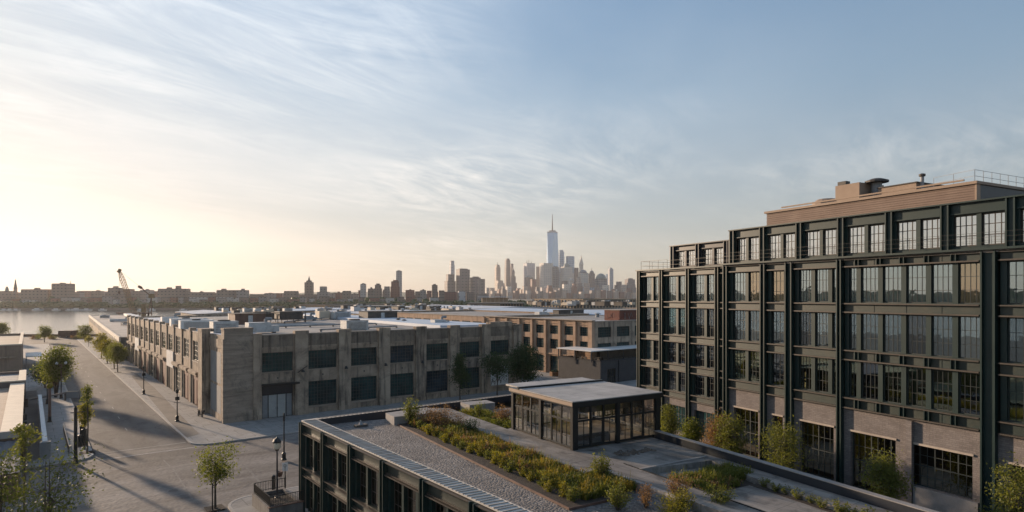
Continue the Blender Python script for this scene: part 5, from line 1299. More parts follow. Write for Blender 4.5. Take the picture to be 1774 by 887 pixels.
# parked maroon van under the tree
p = at(92, 668, .14); t = thing('parked_van', 'dark maroon van parked under the big street tree at the left', 'van', p, TH + rad(90))
vb = surf('maroon_van_paint', (.09,.025,.022), (.11,.035,.03), .5, .3)
mb = MB(); mb.frustum([(-2.4,-.95),(2.3,-.95),(2.3,.95),(-2.4,.95)],[(-2.4,-.95),(2.4,-.95),(2.4,.95),(-2.4,.95)],.4,1.2); mb.frustum([(-2.4,-.95),(1.5,-.95),(1.5,.95),(-2.4,.95)],[(-2.3,-.85),(.9,-.85),(.9,.85),(-2.3,.85)],1.2,2.1); mb.build('body', vb, t)
mb = MB(); mb.box(-2.2,.8,-.80,.80,2.1,2.16); mb.build('roof', WHITEP, t); mb = MB(); mb.box(-2.0,1.0,-.93,-.89,1.35,1.85); mb.build('window', ACD, t)
for x in (-1.5,1.5):
    for y in (-.85,.85):
        o = MB().lathe([(.36,-.12),(.36,.12)],(0,0,0),14).build('wheel', BLACKM, t); o.matrix_local = Matrix.Translation((x,y,.36)) @ Matrix.Rotation(rad(90),4,'X')

# ------------------------------------------------------------------ trees and shrubs
def leaf(mb, c, s, rr, up=.3):
    n = Vector((rr.gauss(0,1), rr.gauss(0,1), rr.gauss(up,1)))
    if n.length < .01: n = Vector((0,0,1))
    n.normalize(); a = n.orthogonal().normalized(); b = n.cross(a)
    t = rr.random()*6.283; a, b = a*math.cos(t)+b*math.sin(t), b*math.cos(t)-a*math.sin(t)
    k = s*rr.uniform(.6,1.25)
    mb._add([c-a*k*.55, c+b*k*.28, c+a*k*.6, c-b*k*.28], [(0,1,2,3)])
def tree_parts(t, h, w, base, nclump, nleaf, ls, lm, seed, shape='oval', trunk=.12, lean=0, multi=1, gap=.0):
    rr = random.Random(seed); tr = MB(); cr = MB()
    cz = base + (h-base)*.5; rz = (h-base)/2
    top = Vector((lean, 0, base + (h-base)*.35))
    stems = []
    for k in range(multi):
        e = Vector((rr.uniform(-.2,.2)*w*(multi>1), rr.uniform(-.2,.2)*w*(multi>1), top.z)) + Vector((lean,0,0))
        s0 = Vector((rr.uniform(-.1,.1)*(multi>1), rr.uniform(-.1,.1)*(multi>1), 0)); mid = (s0+e)*.5 + Vector((rr.uniform(-.08,.08),rr.uniform(-.08,.08),0))*h*.15
        tr.tube(s0, mid, trunk*1.15, trunk*.85, 8); tr.tube(mid, e, trunk*.85, trunk*.55, 8); stems.append((mid, e))
        tr.tube(e, Vector((e.x*.8, e.y*.8, base+(h-base)*.85)), trunk*.5, trunk*.15, 6); stems.append((e, Vector((e.x*.8, e.y*.8, base+(h-base)*.85))))
    for k in range(nclump):
        for _ in range(20):
            d = Vector((rr.uniform(-1,1), rr.uniform(-1,1), rr.uniform(-1,1)))
            if .25 < d.length < 1: break
        f = .5 + .5*d.z
        if shape == 'oval': prof = 1
        elif shape == 'cone': prof = max(.15, 1.15 - f*1.0)
        elif shape == 'vase': prof = .55 + .6*f
        else: prof = 1
        nz = 1 + .35*noise.noise(d*2 + Vector((seed*1.3, 0, seed)))
        c = Vector((lean + d.x*w*.42*prof*nz, d.y*w*.42*prof*nz, cz + d.z*rz*(.95 if nz > 1 else nz)))
        a0, a1 = rr.choice(stems); s = a0.lerp(a1, rr.random()); 
        if s.z > c.z - .1*h: s = a0.lerp(a1, rr.random()*.4)
        tr.tube(s, s.lerp(c, .5) + Vector((0,0,-.03*h*rr.random())), trunk*.28, trunk*.16, 5, cap=False); tr.tube(s.lerp(c,.5), c, trunk*.16, trunk*.05, 4, cap=False)
        cs = w*rr.uniform(.09,.17)
        if rr.random() < gap: continue
        for j in range(nleaf):
            g = Vector((rr.gauss(0,cs), rr.gauss(0,cs), rr.gauss(0,cs*.75))); leaf(cr, c+g, ls, rr)
    tr.build('trunk', BARK, t); cr.build('crown', lm, t)
def tree(name, label, cat, loc, h, w, base, nclump, nleaf, ls, lm, seed, group=None, rz=0, **kw):
    t = thing(name, label, cat, loc, rz, group); tree_parts(t, h, w, base, nclump, nleaf, ls, lm, seed, **kw); return t
tree('street_tree', 'young green street tree with a stake beside it on the near pavement', 'tree', at(373,880,.14), 6.3, 3.7, 2.2, 46, 55, .20, LEAF, 1, shape='vase', trunk=.10)
t = thing('tree_stake', 'straight black stake standing beside the young street tree', 'stake', at(368,884,.14), 0); mb = MB(); mb.tube((0,0,0),(0,0,2.5),.06,n=8); mb.build('stake', BLACKM, t); mb = MB(); mb.tube((0,0,2.1),(.3,.1,2.15),.03,n=6); mb.build('tie', BLACKM, t)
tree('street_tree', 'slender sparse street tree with a yellow lower crown at the left corner', 'tree', at(151,785,.14), 9.6, 1.7, 5.4, 26, 34, .2, LEAFO, 2, trunk=.09, shape='cone')
sy = tree('street_tree', 'short yellow leaved street tree close to the slender tall one', 'tree', at(147,779,.14), 6.1, 1.7, 2.9, 40, 60, .2, LEAFY, 22, trunk=.07)
tree('street_tree', 'large leafy street tree overhanging the left edge of the main street', 'tree', at(97,688,.14), 10.2, 5.4, 2.6, 110, 60, .34, LEAF, 3, trunk=.2, multi=3)
tree('street_tree', 'dark lower tree tucked behind the large leafy street tree', 'tree', at(78,672,.14), 5.6, 4.4, 1.0, 60, 55, .34, LEAFD, 4, trunk=.14)
for k, (px, py, ph_) in enumerate(((204,645,7.6),(198,639,7.2),(186,630,7.4),(175.5,621,7.8))):
    tree('street_tree', ('yellow green pavement tree nearest the warehouse in the row of four','second yellow green pavement tree counting from the warehouse','third yellow green pavement tree counting from the warehouse','farthest yellow green pavement tree in the row beside the grey shed')[k], 'tree', at(px,py,.14), ph_, 4.2, 2.2, 60, 60, .32, LEAFO if k < 2 else LEAFY, 30+k, 'row of pavement trees by the grey shed', trunk=.12)
tree('quay_tree', 'small round tree on the quay in front of the river at the street end', 'tree', at(77,593,0), 7.0, 5.0, 1.8, 60, 45, .4, LEAF, 41, trunk=.14)
tree('quay_tree', 'small round tree on the quay close to the grey shed corner', 'tree', at(147,592,0), 7.4, 5.2, 1.4, 60, 45, .4, LEAFO, 42, trunk=.14)
tree('quay_tree', 'low flat topped small tree right of the street end near the kerb', 'tree', at(153.5,601,0), 4.2, 3.0, 2.0, 24, 30, .35, LEAFY, 43, trunk=.08)
tree('quay_tree', 'tree top showing behind the brown building roof at the left edge', 'tree', atd(3,262,0), 9.0, 5.5, 2.0, 60, 45, .45, LEAFO, 44, trunk=.15)
for k, px in enumerate((58, 66, 89, 93, 127, 134, 140)):
    t = thing('quay_bush', ('olive bush left of the quay tree along the brown wall','small olive bush just left of the quay tree','round bush between the quay tree and containers','smaller bush touching the rusty containers','low bush just right of the rusty containers','tiny bush along the brown quay wall','low bush at the foot of the right quay tree')[k], 'bush', at(px, 587.5, 0), 0, 'bushes along the quay wall')
    mb = MB(); rr = random.Random(k)
    for j in range(260): leaf(mb, Vector((rr.gauss(0,.8), rr.gauss(0,.6), abs(rr.gauss(.7,.45)))), .4, rr)
    mb.build('foliage', LEAFO if k % 2 else LEAFB, t); mb = MB(); mb.tube((0,0,0),(0,0,.7),.06); mb.build('stem', BARK, t)
tree('pavement_tree', 'slim dark tree in front of the seventh lower window of the warehouse', 'tree', at(797,697,.14), 9.2, 4.0, 2.4, 60, 55, .3, LEAFD, 51, trunk=.11, shape='cone')
tree('pavement_tree', 'thin forked dark tree in front of the white roller door', 'tree', at(861,690,.14), 9.6, 5.6, 4.2, 60, 60, .3, LEAFD, 52, trunk=.12)
tree('pavement_tree', 'dense dark round tree at the alley corner right of the roller door', 'tree', at(907,682,.14), 10.2, 5.9, 2.2, 120, 75, .32, LEAFD, 53, trunk=.15)
tree('big_near_tree', 'nearest leafy tree with open branches at the bottom left corner', 'tree', atd(84,41,.1), 9.9, 4.9, 4.2, 30, 55, .20, LEAFM, 61, trunk=.10, multi=2, shape='vase')
tree('big_near_tree', 'deep green tree rising beside the corrugated roof at bottom left', 'tree', atd(2,42,.1), 9.8, 4.4, 3.4, 42, 55, .20, LEAFM, 62, trunk=.10)
tree('young_tree', 'small bright leaved tree sticking up by the dark post at bottom left', 'tree', atd(43,47,.1), 10.6, 1.7, 7.4, 16, 50, .2, LEAFO, 63, trunk=.09)
# trees on the terrace by the green block
for a, y, h, w, lm, lab, sh in ((32.7,-4.6,9.5-TZ,2.7,LEAFO,'bushy sunlit terrace tree in front of the largest brick bay','oval'),
        (24.4,-4.5,10.2-TZ,3.6,LEAFO,'wide green terrace tree in front of the cafe windows','oval'),
        (18.9,-4.5,9.9-TZ,2.9,LEAFO,'rounded green terrace tree right beside the russet one','oval'),
        (17.3,-4.3,9.4-TZ,2.6,LEAFB,'russet leaved terrace tree left of the rounded green one','oval'),
        (14.1,-4.4,8.5-TZ,2.8,LEAF,'low spreading green terrace bush between the pavilion and the russet tree','cone'),
        (10.9,-4.4,9.4-TZ,2.3,LEAFO,'slim dark green terrace tree right behind the pavilion corner','oval'),
        (40.2,-4.6,10.9-TZ,2.7,LEAFO,'olive green terrace tree cut by the right edge of the view','oval')):
    p = Gw(a, y, TZ); tree('terrace_tree', lab, 'tree', p, h, w*.92, .8, 80, 55, .15, lm, int(a*10), 'trees on the terrace by the green block', trunk=.07, shape=sh)

# roof garden planting
def shrub(name, label, loc, h, w, n, ls, lm, seed, group=None, spiky=0):
    t = thing(name, label, 'shrub', loc, 0, group); rr = random.Random(seed); mb = MB(); st = MB()
    for k in range(max(6, int(n/40))):
        a = rr.random()*6.283; r = w/2*math.sqrt(rr.random()); e = Vector((r*math.cos(a), r*math.sin(a), h*rr.uniform(.65,1.0)*(1-.35*(2*r/w)**2)))
        st.tube((e.x*.15,e.y*.15,0), e*.97, .014, .006, 4, cap=False)
        for j in range(40):
            f = rr.uniform(.25 if spiky else .08,1)
            leaf(mb, Vector((e.x*(.15+.85*f), e.y*(.15+.85*f), e.z*f)) + Vector((rr.gauss(0,.07),rr.gauss(0,.07),rr.gauss(0,.05)))*w, ls, rr, .5)
    st.build('stem', BARK, t); mb.build('foliage', lm, t); return t
def PWz(p, q, z): v = PW(p, q, z); return v
shrub('tall_shrub', 'tall pale willowy shrub at the far left end of the long planting bed', PWz(-6.0,16.7,8.12), 2.8, 1.9, 1900, .13, LEAFO, 71, spiky=1)
shrub('russet_shrub', 'pinkish russet shrub just right of the tall willowy shrub in the bed', PWz(-5.0,15.2,8.12), 2.0, 2.3, 1500, .11, LEAFB, 72, spiky=1)
shrub('russet_shrub', 'wide russet shrub second along the back of the long bed', PWz(-4.5,13.2,8.12), 2.6, 2.6, 2200, .11, LEAFB, 73, spiky=1)
shrub('russet_shrub', 'thin reddish shrub leaning over the deck path edge of the bed', PWz(-3.3,12.2,8.12), 1.7, 1.7, 1000, .1, LEAFB, 74, spiky=1)
shrub('green_shrub', 'dark green rounded shrub near the path in the upper bed', PWz(-3.2,10.2,8.12), 1.5, 1.6, 1200, .12, LEAFD, 75)
shrub('green_shrub', 'grey green low wide shrub in the middle of the upper bed', PWz(-4.6,10.6,8.12), 1.1, 2.2, 1100, .12, LEAFO, 76)
shrub('tall_shrub', 'upright pale green shrub by the end block of the deck path', PWz(-2.2,-5.9,8.12), 2.1, 1.4, 1500, .11, LEAFO, 77, spiky=1)
shrub('tall_shrub', 'pale feathery shrub on the gravel at the near corner of the long bed', PWz(-4.6,-10.4,8.0), 1.75, 1.5, 1500, .10, LEAFO, 78, spiky=1)
shrub('russet_shrub', 'russet feathery shrub right of the pale near corner shrub', PWz(-3.0,-10.9,8.0), 1.5, 1.4, 900, .09, LEAFB, 79, spiky=1)
shrub('green_shrub', 'bright yellow green mound shrub in the near planting', PWz(-1.9,-12.4,8.0), 1.5, 2.0, 1800, .10, LEAFY, 80)
shrub('green_shrub', 'dense olive mound at the bottom edge of the near planting', PWz(-3.1,-13.0,8.0), 1.2, 2.2, 1600, .10, LEAFY, 81)
shrub('russet_shrub', 'airy tan grass shrub against the deck path end in the near planting', PWz(-.75,-11.2,8.3), 1.5, 1.9, 1200, .09, LEAFB, 82, spiky=1)
shrub('tall_shrub', 'grey leaved airy shrub at the right of the near planting', PWz(.2,-13.4,8.3), 1.3, 1.8, 1300, .09, LEAFO, 83, spiky=1)
shrub('russet_shrub', 'tan feathery shrub left of the pavilion in the second bed', PWz(1.3,12.6,8.2), 1.9, 2.2, 1500, .11, LEAFB, 84, spiky=1)
shrub('tall_shrub', 'upright green shrub next to the far concrete block in the second bed', PWz(.6,15.6,8.2), 1.9, 1.2, 1000, .11, LEAFO, 85, spiky=1)
shrub('green_shrub', 'rounded green shrub touching the pavilion glass in the second bed', PWz(.9,9.9,8.2), 1.2, 1.9, 1400, .11, LEAF, 86)
shrub('green_shrub', 'low green shrub along the path edge of the second bed', PWz(.2,11.6,8.2), .8, 1.3, 700, .11, LEAF, 87)
shrub('green_shrub', 'low yellow green shrub at the far end of the second bed', PWz(.3,17.4,8.2), .9, 1.5, 800, .11, LEAFY, 88)
# the row of small clipped clumps along the gravel edge of the long bed: one of a kind, copied
proto = shrub('clump_shrub', 'small round yellow green clump in the front row along the gravel edge of the bed', PWz(-6.1,15.6,8.1), .9, 1.0, 620, .10, LEAFY, 90, 'clumps along the gravel edge of the long bed')
proto2 = shrub('clump_shrub', 'small round dark olive clump in the front row along the gravel edge of the bed', PWz(-6.1,14.4,8.1), .9, 1.0, 620, .10, LEAFO, 91, 'clumps along the gravel edge of the long bed')
rr = random.Random(8); q = 13.2; k = 0
while q > -8.6:
    copies(proto if k % 3 else proto2, PWz(-6.05+rr.uniform(-.2,.2), q, 8.1), rr.random()*6, None, None, rr.uniform(.75,1.15)); q -= rr.uniform(1.0,1.35); k += 1
g0 = shrub('edge_shrub', 'small dark shrub in the strip row beside the lower slab and walkway', PWz(5.3,-12.4,8.24), .7, .8, 380, .09, LEAFO, 95, 'shrubs in the strip beside the walkway')
q = -13.3; k = 0
while q > -24: copies(g0, PWz(5.35+(q+12)*.09+rr.uniform(-.1,.1), q, 8.24), rr.random()*6, None, None, rr.uniform(.75,1.3)); q -= rr.uniform(.75,1.0)
def meadow(name, label, rng, z, n, h, mats, seed, ls=.13):
    rr = random.Random(seed); mb = MB(); p0, p1, q0, q1 = rng; mats = mats if isinstance(mats, tuple) else (mats,)
    for k in range(n):
        p, q = rr.uniform(p0,p1), rr.uniform(q0,q1); w = PW(p, q, z)
        f = noise.noise(Vector((p*.7,q*.7,seed)))*.5+.5; hh = h*(.3+.8*f)*rr.uniform(.6,1.25)
        g = noise.noise(Vector((p*.9+7,q*.9,seed*2)))*.5+.5 + rr.uniform(-.22,.22)
        mi = min(len(mats)-1, max(0, int(g*len(mats)*1.2-.1))); tall = rr.random() < .06
        if rr.random() < .12 and g < .5: continue
        for j in range(8):
            a = rr.random()*6.283; t = Vector((math.cos(a),math.sin(a),0)); hj = hh*rr.uniform(.7,1.15)*(1.7 if tall else 1)
            b = w + t*rr.uniform(0,.12); e = b + t*hj*rr.uniform(.05,.6) + Vector((0,0,hj)); s = Vector((-t.y,t.x,0))*.024
            mb._add([b-s,b+s,e+s*.3,e-s*.3],[(0,1,2,3)], mi)
        for j in range(5): leaf(mb, w+Vector((rr.gauss(0,.12),rr.gauss(0,.12),hh*rr.uniform(.4,1.2))), ls, rr, .6); mb.m[-1] = mi
    o = mb.build(name, list(mats)); return tag(o, label, 'planting', None, 'stuff')
meadow('sedge_planting', 'dense yellow green sedge filling the long planting bed', (-5.5,-2.85,-5.0,11), 8.12, 4300, .60, (GRASSG, GRASSY, GRASSY, LEAFO, LEAFB), 1)
meadow('grass_planting', 'bright green grass filling the near end of the long bed', (-5.5,-1.5,-8.5,-4.6), 8.12, 1300, .62, (GRASSG, GRASSG, GRASSY), 2)
meadow('grass_planting', 'low green planting in the upper end of the long bed', (-6.2,-2.9,11,17.2), 8.12, 900, .55, (GRASSG, LEAFO, LEAFB), 3)
meadow('grass_planting', 'grey green grass mound in the sunken court bed', (1.0,6.6,-10.6,-8.7), 8.14, 1200, .7, (GRASSG, LEAFO, GRASSG), 4)
meadow('russet_planting', 'russet low planting along the front of the sunken court bed', (1.0,4.6,-11.3,-9.6), 8.14, 500, .5, (LEAFB, LEAFO), 5)
meadow('low_planting', 'low green ground cover in the second bed beside the pavilion', (-.1,2.4,9.3,19.0), 8.2, 700, .42, (GRASSG, LEAFO), 6)

# pipe runs on the warehouse roof, each a thing, and covers in the roadway
for k, (p, q, lab) in enumerate((((14,30),(40,30),'long thin steel pipe run across the middle of the corner warehouse roof'),((12,60),(12,96),'thin steel pipe run along the left side of the corner warehouse roof'),((20,12),(38,16),'short bent pipe run behind the front parapet of the corner warehouse'),((26,52),(46,74),'slanting conduit run at the back of the corner warehouse roof'))):
    a = S(*p, 13.1); t = thing('roof_pipe', lab, 'pipe', a, TH, 'pipes on the corner warehouse roof'); d = Vector((q[0]-p[0], q[1]-p[1], 0)); mb = MB(); mb.tube((0,0,.4), d+Vector((0,0,.4)), .16, n=6); mb.tube(d+Vector((0,0,.4)), d+Vector((0,0,0)), .16, n=6); mb.build('pipe', STEELG, t)
    mb = MB()
    for i in range(6): c = d*(i/5); mb.box(c.x-.15,c.x+.15,c.y-.15,c.y+.15,0,.3)
    mb.build('support', ACD, t)
for k, (px, py, lab) in enumerate(((250,752,'round iron manhole cover in the main street near the stop line'),(228,690,'round iron manhole cover in the middle of the main street further up'),(300,850,'round iron manhole cover in the cobbles left of the young street tree'))):
    p = at(px, py, .016); MBx = MB(); MBx.lathe([(.45,-.1),(.45,.004),(.36,.006),(.36,.002)], (0,0,0), 18); t = MBx.build('manhole_cover', ACD, None, p); tag(t, lab, 'manhole cover')
# ------------------------------------------------------------------ the far shore
def pal(c, k=.8): return tuple(x*k for x in c)
T_BR = towermat('far_brown_block', (.27,.21,.175), (.11,.095,.09), 5.2, 4.6, 1.7)
T_GR = towermat('far_grey_block', (.33,.29,.265), (.14,.13,.13), 5.2, 4.6, 1.7)
T_RD = towermat('far_red_block', (.26,.135,.105), (.11,.07,.065), 5.2, 4.6, 1.7)
T_PL = towermat('far_pale_block', (.50,.465,.43), (.24,.23,.225), 5.2, 4.6, 1.7)
T_CR = towermat('far_cream_tower', (.66,.60,.52), (.30,.285,.27), 15, 11, 4.5)
T_TN = towermat('far_tan_tower', (.52,.41,.33), (.20,.175,.16), 15, 11, 4.5)
T_BN = towermat('far_umber_tower', (.24,.20,.185), (.11,.10,.105), 15, 11, 4.5)
T_GL = towermat('far_blue_glass', (.42,.52,.62), (.28,.38,.48), 18, 14, 2.5, .2, .35)
T_DG = towermat('far_dark_glass', (.24,.26,.28), (.14,.155,.175), 18, 14, 2.5, .25, .4)
T_LG = towermat('far_light_stone', (.52,.52,.52), (.30,.31,.33), 15, 11, 4.5)
DOME = surf('far_green_dome', (.16,.21,.21), (.21,.26,.26), .05, .6)
FARROOF = surf('far_roof', (.12,.105,.10), (.18,.16,.15), .05, .85)
FR = random.Random(17)
def block(name, label, px0, px1, ytop, Y, m, cap=None, depth=None, group=None, podium=None, spire=None, steps=None, dome=None, antenna=None, rz=None, cat='building', base=.8):
    """a far building from its left and right edge, its top and its distance; turned so that its left side shows too"""
    x0 = (px0-CX)/F*Y; x1 = (px1-CX)/F*Y; W_ = x1-x0; h = zat(ytop, Y) - base
    tq = rad(33) if Y > 2000 else (rad(9) if rz is None else rz)
    if Y > 2000: w = W_/(math.cos(tq)+.62*math.sin(tq)); dp = .62*w
    else: dp = depth or max(12, W_*.6); w = max(W_*.5, (W_ - dp*math.sin(tq))/math.cos(tq))
    sc = w/W_
    ang = tq - math.atan(((px0+px1)/2-CX)/F)*(.5 if Y > 2000 else 0)
    t = thing(name, label, cat, ((x0+x1)/2, Y+dp/2, base), ang, group)
    if steps is None: steps = [(1, 1)]
    zs = 0
    def loc(px): return ((px-CX)/F*Y-(x0+x1)/2)*sc
    for k, (fw, fh) in enumerate(steps):
        MB().box(-w/2*fw, w/2*fw, -dp/2*fw, dp/2*fw, zs*h, fh*h).build('body' if k == 0 else 'setback', m, t); zs = fh
    fw = steps[-1][0]
    MB().box(-w/2*fw*.97, w/2*fw*.97, -dp/2*fw*.95, dp/2*fw*.95, h, h+.8).build('roof', FARROOF, t)
    for (c0, c1, ct) in cap or ():
        MB().box(loc(c0), loc(c1), -dp*.2, dp*.2, h, zat(ct, Y)-base).build('roof_house', m, t)
    if podium: MB().box(loc(podium[0]), loc(podium[1]), -dp/2-7, -dp/2-.5, 0, zat(podium[2], Y)-base).build('podium', T_PL, t)
    if dome:
        r = w*fw/2*dome[0]; mb = MB(); n = 8; hh = zat(dome[1], Y)-base-h
        mb.lathe([(r*math.cos(i/n*math.pi/2)+.01, hh*math.sin(i/n*math.pi/2)) for i in range(n+1)], (0, 0, h), 18); mb.build('dome', dome[2] if len(dome) > 2 else DOME, t)
    if spire:
        r = min(spire[0], w*fw/2); mb = MB(); mb.frustum([(-r,-r),(r,-r),(r,r),(-r,r)], [(-.3,-.3),(.3,-.3),(.3,.3),(-.3,.3)], h, zat(spire[1], Y)-base); mb.build('spire', m if len(spire) < 3 else spire[2], t)
    for ax, ay in antenna or ():
        r = Y*.00055; MB().tube((loc(ax),0,h),(loc(ax),0,zat(ay,Y)-base),r,r*.5,6).build('antenna', FARROOF, t)
    return t
B = block
B('domed_block', 'far shore brown block with a small dome at the left edge', -14, 21, 505, 930, T_BR, dome=(.3,496), steps=[(1,.72),(.6,1)])
B('church_steeple', 'far shore church tower with a thin pointed steeple', 21.5, 27.5, 499, 925, T_BR, spire=(1.6,484), steps=[(1,.8),(.72,1)], depth=5, cat='church')
B('slab_block', 'far shore wide flat brown slab with white podium left of the square tower', 36, 80, 502, 930, T_BR, cap=[(55,62,498.5)], podium=(39,80,521), depth=14)
B('square_tower_block', 'far shore square brown tower block with a mast on its right edge', 86.5, 115, 492, 930, T_BR, cap=[(97,102,489.5)], antenna=[(114,486)], podium=(88,115,522), depth=22)
B('stepped_block', 'far shore stepped grey brown block behind the crane boom on the left', 180, 207, 499.5, 930, T_BR, cap=[(191,197,495.5)], steps=[(1,.8),(.75,1)], depth=18)
B('hospital_block', 'far shore broad brown block with twin roof houses and a small cupola', 272, 321, 501, 940, T_BR, cap=[(285,291,497.5),(300,307,495)], depth=18, podium=(270,321,518))
B('apartment_block', 'far shore wide brown block with one roof house left of the pair', 373, 407, 503.5, 930, T_BR, cap=[(380,387,500)], depth=16, podium=(375,405,515))
B('apartment_block', 'far shore brown block with one roof house, right one of the pair', 407.5, 427, 503.5, 930, T_GR, cap=[(415,420,500)], depth=14, podium=(408,427,516))
B('long_low_block', 'far shore long low brown block with pale lower floors right of the cupola block', 324, 367, 507, 930, T_BR, cap=[(343,347,504.5)], depth=15, podium=(330,367,515))
B('ziggurat_block', 'far shore stepped ziggurat tower with a thin spire', 512, 549, 486.5, 1050, T_BR, steps=[(1,.48),(.42,.95),(.26,1.0)], spire=(2,478), depth=30)
B('stepped_block', 'far shore rounded stepped block just right of the ziggurat tower', 547, 568, 497, 1050, T_GR, steps=[(1,.75),(.6,1)], depth=18)
B('pale_tower_block', 'far shore pale narrow tower block with a small roof house', 622.5, 633.5, 492.5, 1100, T_PL, cap=[(625.5,630.5,490.5)], depth=12)
B('brown_tower_block', 'far shore brown stepped tower block beside the pale narrow one', 646, 661, 494, 1100, T_BR, cap=[(650,657,491)], steps=[(1,.85),(.8,1)], depth=14)
B('red_tower_block', 'far shore dark red tower in front of the tall pale slim tower', 674, 692, 488, 1150, T_RD, cap=[(679,689,485)], steps=[(1,.8),(.85,1)], depth=18)
B('slim_pale_tower', 'tall slim pale tower standing behind the dark red one', 684.5, 696, 470, 1250, T_PL, cap=[(687,693,468)], depth=14)
B('small_block', 'small grey brown block left of the dark red tower', 664, 675, 497, 1120, T_GR, depth=12)
B('peaked_block', 'small stepped brown block alone between the slim tower and the skyline', 746.5, 758, 494.5, 1150, T_BR, cap=[(749,755,492)], depth=12)
# filler rows: blocks that nothing in the photo tells apart share a label per row and colour
prof = [(-20,30),(28,36),(80,88),(115,126),(122,136),(135,156),(155,170),(168,182),(206,225),(224,242),(240,259),(258,273),(320,326),(366,374),(427,436),(430,456),(455,474),(472,488),(489,513),(566,578),(576,592),(590,606),(603,620),(618,626),(634,647),(660,668),(700,718),(716,728),(725,738),(737,748),(757,770)]
tops = [506,507,507,506,504.5,502.5,503,505.5,501.5,504,501,504.5,506,508,510,508,507.5,505.5,505,506.5,505.5,504.5,508,502,498,502,501.5,503,501.5,503.5,504]
for k, ((a, b), yt) in enumerate(zip(prof, tops)):
    m, nm = ((T_BR,'brown'),(T_GR,'grey'),(T_RD,'reddish'))[k % 3]
    reg = 'left' if (a+b)/2 < 320 else 'middle'
    B('row_block', f'unremarkable {nm} block in the ' + ('far shore row left of the twin roof house block' if reg == 'left' else 'far shore row between the ziggurat side and the skyline'), a, b, yt+FR.uniform(-.3,3.0), 1000 + 120*(k%3), m, depth=20, group='plain blocks in the far shore row', cap=[((a+b)/2-1.5,(a+b)/2+2.5,yt-.5)] if k % 2 == 0 else None)
for k in range(46):
    a = -18 + k*17.2 + FR.uniform(-4,4); b = a + FR.uniform(9,19); m, nm = ((T_PL,'pale'),(T_BR,'brown'),(T_RD,'reddish'),(T_GR,'grey'))[k % 4]
    B('shore_house', f'low {nm} house in the front row along the far shore trees', a, b, FR.uniform(513.5,520) if nm != 'pale' else FR.uniform(515,520.5), 915+FR.uniform(0,8), m, depth=12, group='low houses along the far shore')
# low blocks at the foot of the skyline
for k, (a, b, yt, m, lab) in enumerate(((700,723,512,T_RD,'low dark red brick block at the left foot of the skyline'),(724,750,510,T_GR,'low grey block right of the dark red one at the skyline foot'),(750,791,506,T_RD,'long red brick block below the tall brown towers'),(791,806,505,T_LG,'low white glazed block below the tall brown tower'),(806,822,507,T_BR,'low brown block right of the white glazed one'),(822,846,511,T_GR,'low grey block below the pair of brown slabs'))):
    B('waterfront_block', lab, a, b, yt, 1250, m, depth=30)
MY = 2300
B('slim_glass_tower', 'tall slim pale glass tower on the left of the skyline behind a brown tower', 778.6, 787.4, 452, MY+80, T_LG, steps=[(1,.9),(.85,1)])
B('stepped_brown_tower', 'brown stepped tower in front of the slim pale glass tower', 769.5, 789, 475.5, MY, T_BN, steps=[(1,.75),(.72,1)])
B('broad_brown_tower', 'broad plain brown tower left of the gap in the skyline', 789.5, 813.5, 467, MY, T_BN, cap=[(793,811,465)])
B('brown_slab', 'dark brown slab right of the broad brown tower', 814, 832.5, 481, MY, T_BN, cap=[(818,830,479)])
B('brown_slab', 'lower brown slab at the right of the pair beside the skyline gap', 826, 840, 483.5, MY-60, T_BN)
# downtown
DY = 4000
def D(*a, **k): return B(*a, **k)
D('clock_top_tower', 'slim grey tower with a small rounded top left of the dark slim skyscraper', 857, 867, 459, DY, T_TN, steps=[(1,.93),(.75,1)], antenna=[(862,454)])
D('dark_slim_tower', 'tall dark slim skyscraper with a flat stepped top', 874, 884.5, 448, DY, T_BN, steps=[(1,.8),(.9,.96),(.65,1)])
D('dark_slim_tower', 'thinner dark tower clinging to the right of the tall dark slim one', 884, 889.5, 457, DY+60, T_BN)
D('pointed_tower', 'brown gothic stepped tower with a pointed spire', 883, 895.5, 472, DY-60, T_BN, steps=[(1,.6),(.7,.85),(.4,1)], spire=(8,462.5))
D('brown_block_tower', 'broad brown block at the foot of the slim grey tower', 857, 874, 486, DY-120, T_TN, steps=[(1,.85),(.7,1)])
D('spiked_light_tower', 'light broad tower with spikes on its roof', 907, 927, 456, DY, T_LG, antenna=[(911,451),(916,450),(922,452)])
D('dome_top_block', 'dark block with rounded top in front of the spiked light tower', 909, 924, 481, DY-100, T_BN, dome=(.8,477))
D('orange_slim_block', 'slim sunlit orange block left of the cream square tower', 929, 936, 462, DY-20, T_TN)
D('cream_square_tower', 'large cream square tower in front of the tallest skyscraper', 935, 958.5, 456, DY-150, T_CR)
D('curved_dark_tower', 'dark curved glass tower right of the large cream tower', 955, 968.5, 463, DY-130, T_DG, dome=(.95,460.5,T_DG))
# the tallest tower: a square shaft whose corners are cut to triangles
Yw = DY+100; xw = (957-CX)/F*Yw; r0 = 10.2/F*Yw; hb = 60; hr = zat(404, Yw)
wt = thing('tapered_glass_skyscraper', 'tallest tapered blue glass skyscraper with a ringed mast', 'skyscraper', (xw, Yw, .8), rad(16))
GLT = surf('skyscraper_glass', (.36,.50,.66), (.42,.56,.71), .004, .14, bump=0, metallic=.3, spec=.8, fine=0)
mb = MB(); a = r0*.93
base = [(-a,-a),(a,-a),(a,a),(-a,a)]; b_ = a*1.0; top = [(0,-b_),(b_,0),(0,b_),(-b_,0)]
mb.prism(base, 0, hb)
vs = [(*p,hb) for p in base]+[(*p,hr) for p in top]
mb._add(vs, [(0,1,4),(1,2,5),(2,3,6),(3,0,7),(4,5,1)[::-1],(5,6,2)[::-1],(6,7,3)[::-1],(7,4,0)[::-1],(4,5,6,7)])
mb.build('shaft', GLT, wt)
